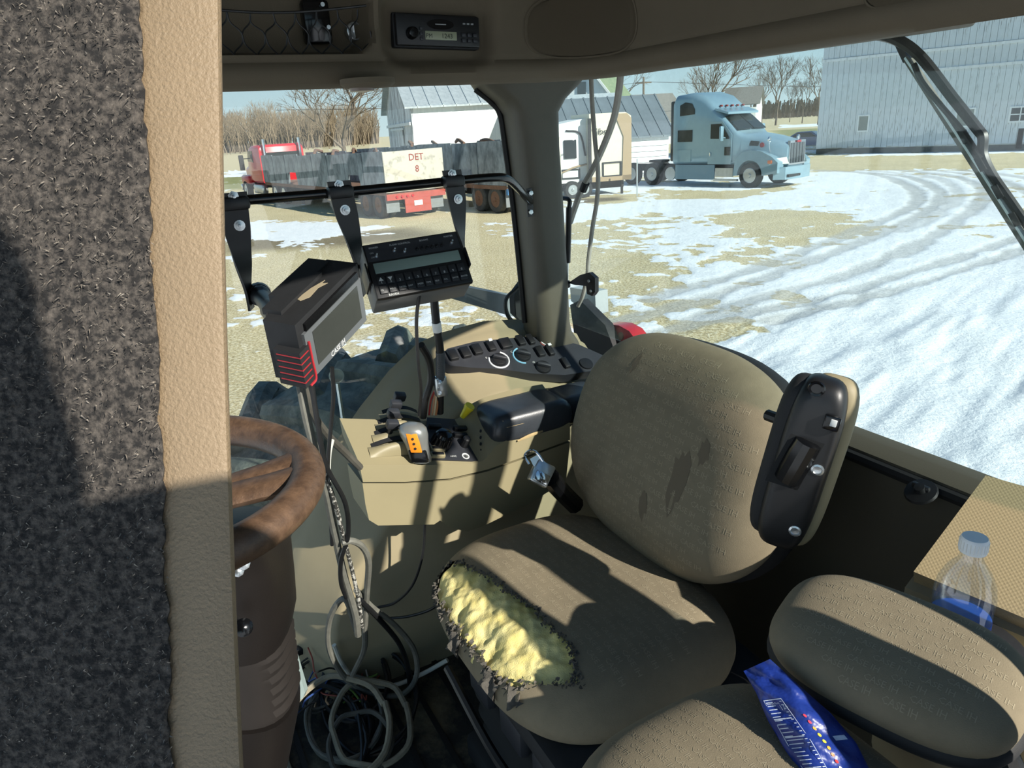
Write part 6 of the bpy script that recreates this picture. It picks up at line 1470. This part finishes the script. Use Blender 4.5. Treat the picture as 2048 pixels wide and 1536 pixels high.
cable('grey ribbed cable making a tall loop over the floor heap', [(712, 1260, 1.55), (690, 1198, 1.5), (662, 1230, 1.55), (656, 1285, 1.62), (672, 1330, 1.68), (700, 1365, 1.72), (740, 1385, 1.74), (800, 1390, 1.74), (832, 1355, 1.72), (828, 1300, 1.68), (790, 1250, 1.62), (745, 1215, 1.56), (712, 1180, 1.5)], .0065, GRYC)
cable('black cable loop rising right of the floor heap', [(720, 1200, 1.5), (760, 1240, 1.58), (800, 1290, 1.66), (818, 1350, 1.74), (815, 1410, 1.80), (790, 1460, 1.84), (770, 1490, 1.85)], .006)
# coils lying on the mat
rgc = random.Random(4)
def coil(label, px, py, z, r, turns, tr, material, tilt=.15, ecc=1.0):
    c = onz(px, py, z); pts = []
    for k in range(turns * 14 + 1):
        a = 2 * math.pi * k / 14; rr = r * (1 + rgc.uniform(-.05, .05)); pts.append(c + UU * rr * math.cos(a) + VV * rr * ecc * math.sin(a) + ZZ * (tilt * r * math.sin(a + .6) + rgc.uniform(0, .008) + .004 * k / 14))
    o = M().tube(pts, tr, 7, sub=3).obj('cable_coil', material); return tag(o, label, 'cable')
DUST = mat('dusty ribbed conduit', '#8a8370', .8, var=.2, vscale=40)
coil('dusty grey conduit ring lying topmost on the floor heap', 672, 1462, FLOORZ + .07, .118, 1, .0075, DUST, .25, 1.15)
coil('dusty conduit ring right of the topmost ring', 742, 1448, FLOORZ + .06, .085, 1, .0070, DUST, .2, 1.4)
coil('small dusty conduit ring low in the floor heap', 720, 1490, FLOORZ + .05, .07, 1, .006, CONDUIT, .2, 1.2)
for k, (lab) in enumerate(('tight coil of black cable under the topmost ring', 'black cable coil spilling towards the column boot', 'grey black cable coil at the heap centre', 'loose black coil towards the seat base', 'thin wire coil near the pale plate', 'black coil under the white hose')):
    px, py = ((655, 1470), (620, 1500), (690, 1440), (740, 1400), (640, 1370), (710, 1370))[k]
    coil(lab, px, py, FLOORZ + .015 + .006 * k, (.10, .12, .085, .11, .06, .08)[k], (5, 4, 4, 2, 4, 2)[k], (.0048, .0045, .0042, .0045, .0025, .005)[k], (CABLE, CABLE, GRYC, CABLE, CONDUIT, CABLE)[k], .3, 1.3)
for k in range(26):
    px, py = rgc.uniform(575, 730), rgc.uniform(1285, 1420); c = onz(px, py, FLOORZ + rgc.uniform(.01, .09)); d = Vector((rgc.uniform(-1, 1), rgc.uniform(-1, 1), rgc.uniform(-.3, .5))); col = rgc.choice(('#1b1b1b', '#1b1b1b', '#9a4a3c', '#d8d6cc', '#c8a27c', '#3c5a9a', '#6a8a3c', '#2a2a2a'))
    e = Vector((rgc.uniform(-1, 1), rgc.uniform(-1, 1), .3))
    o = M().tube([c, c + d * .03 + e * .012, c + d * .06 - e * .01, c + d * .095], .0022, 5).obj('loose_wire', mat('wire ' + col, col, .5)); tag(o, 'short loose ' + {'#1b1b1b': 'black', '#9a4a3c': 'rust red', '#d8d6cc': 'white', '#c8a27c': 'tan', '#3c5a9a': 'blue', '#6a8a3c': 'green', '#2a2a2a': 'dark grey'}[col] + ' wire end tangled in the floor heap', 'wire', 'loose wire ends in the floor heap')
for k, (px, py, lab) in enumerate(((600, 1300, 'black plug connector lying behind the pale plate'), (640, 1290, 'black plug connector leaning at the wall foot'), (705, 1320, 'small connector at the end of the ribbed cable'))):
    c = onz(px, py, FLOORZ + .08); o = M().box(c, (.035, .022, .02), None, .004).obj('connector', BLK); tag(o, lab, 'connector'); M().box(c + UU * .02, (.012, .014, .012), None, .002).obj('plug_tip', PRN, o)
# pipe end by the tyre
q = onv(673, 752, 1.80); o = M().lathe(q, CAM - q, [(.020, -.03), (.020, .002), (.0165, .003), (.016, -.012), (0, -.013)], 20).obj('pipe_end', mat('pale pipe', '#b9bdb4', .5)); tag(o, 'pale open pipe end standing against the tractor tyre', 'pipe')
M().tube([q - ZZ * .02, q - ZZ * .1, q - ZZ * .22], .006, 6).obj('pipe_stem', STEEL, o)
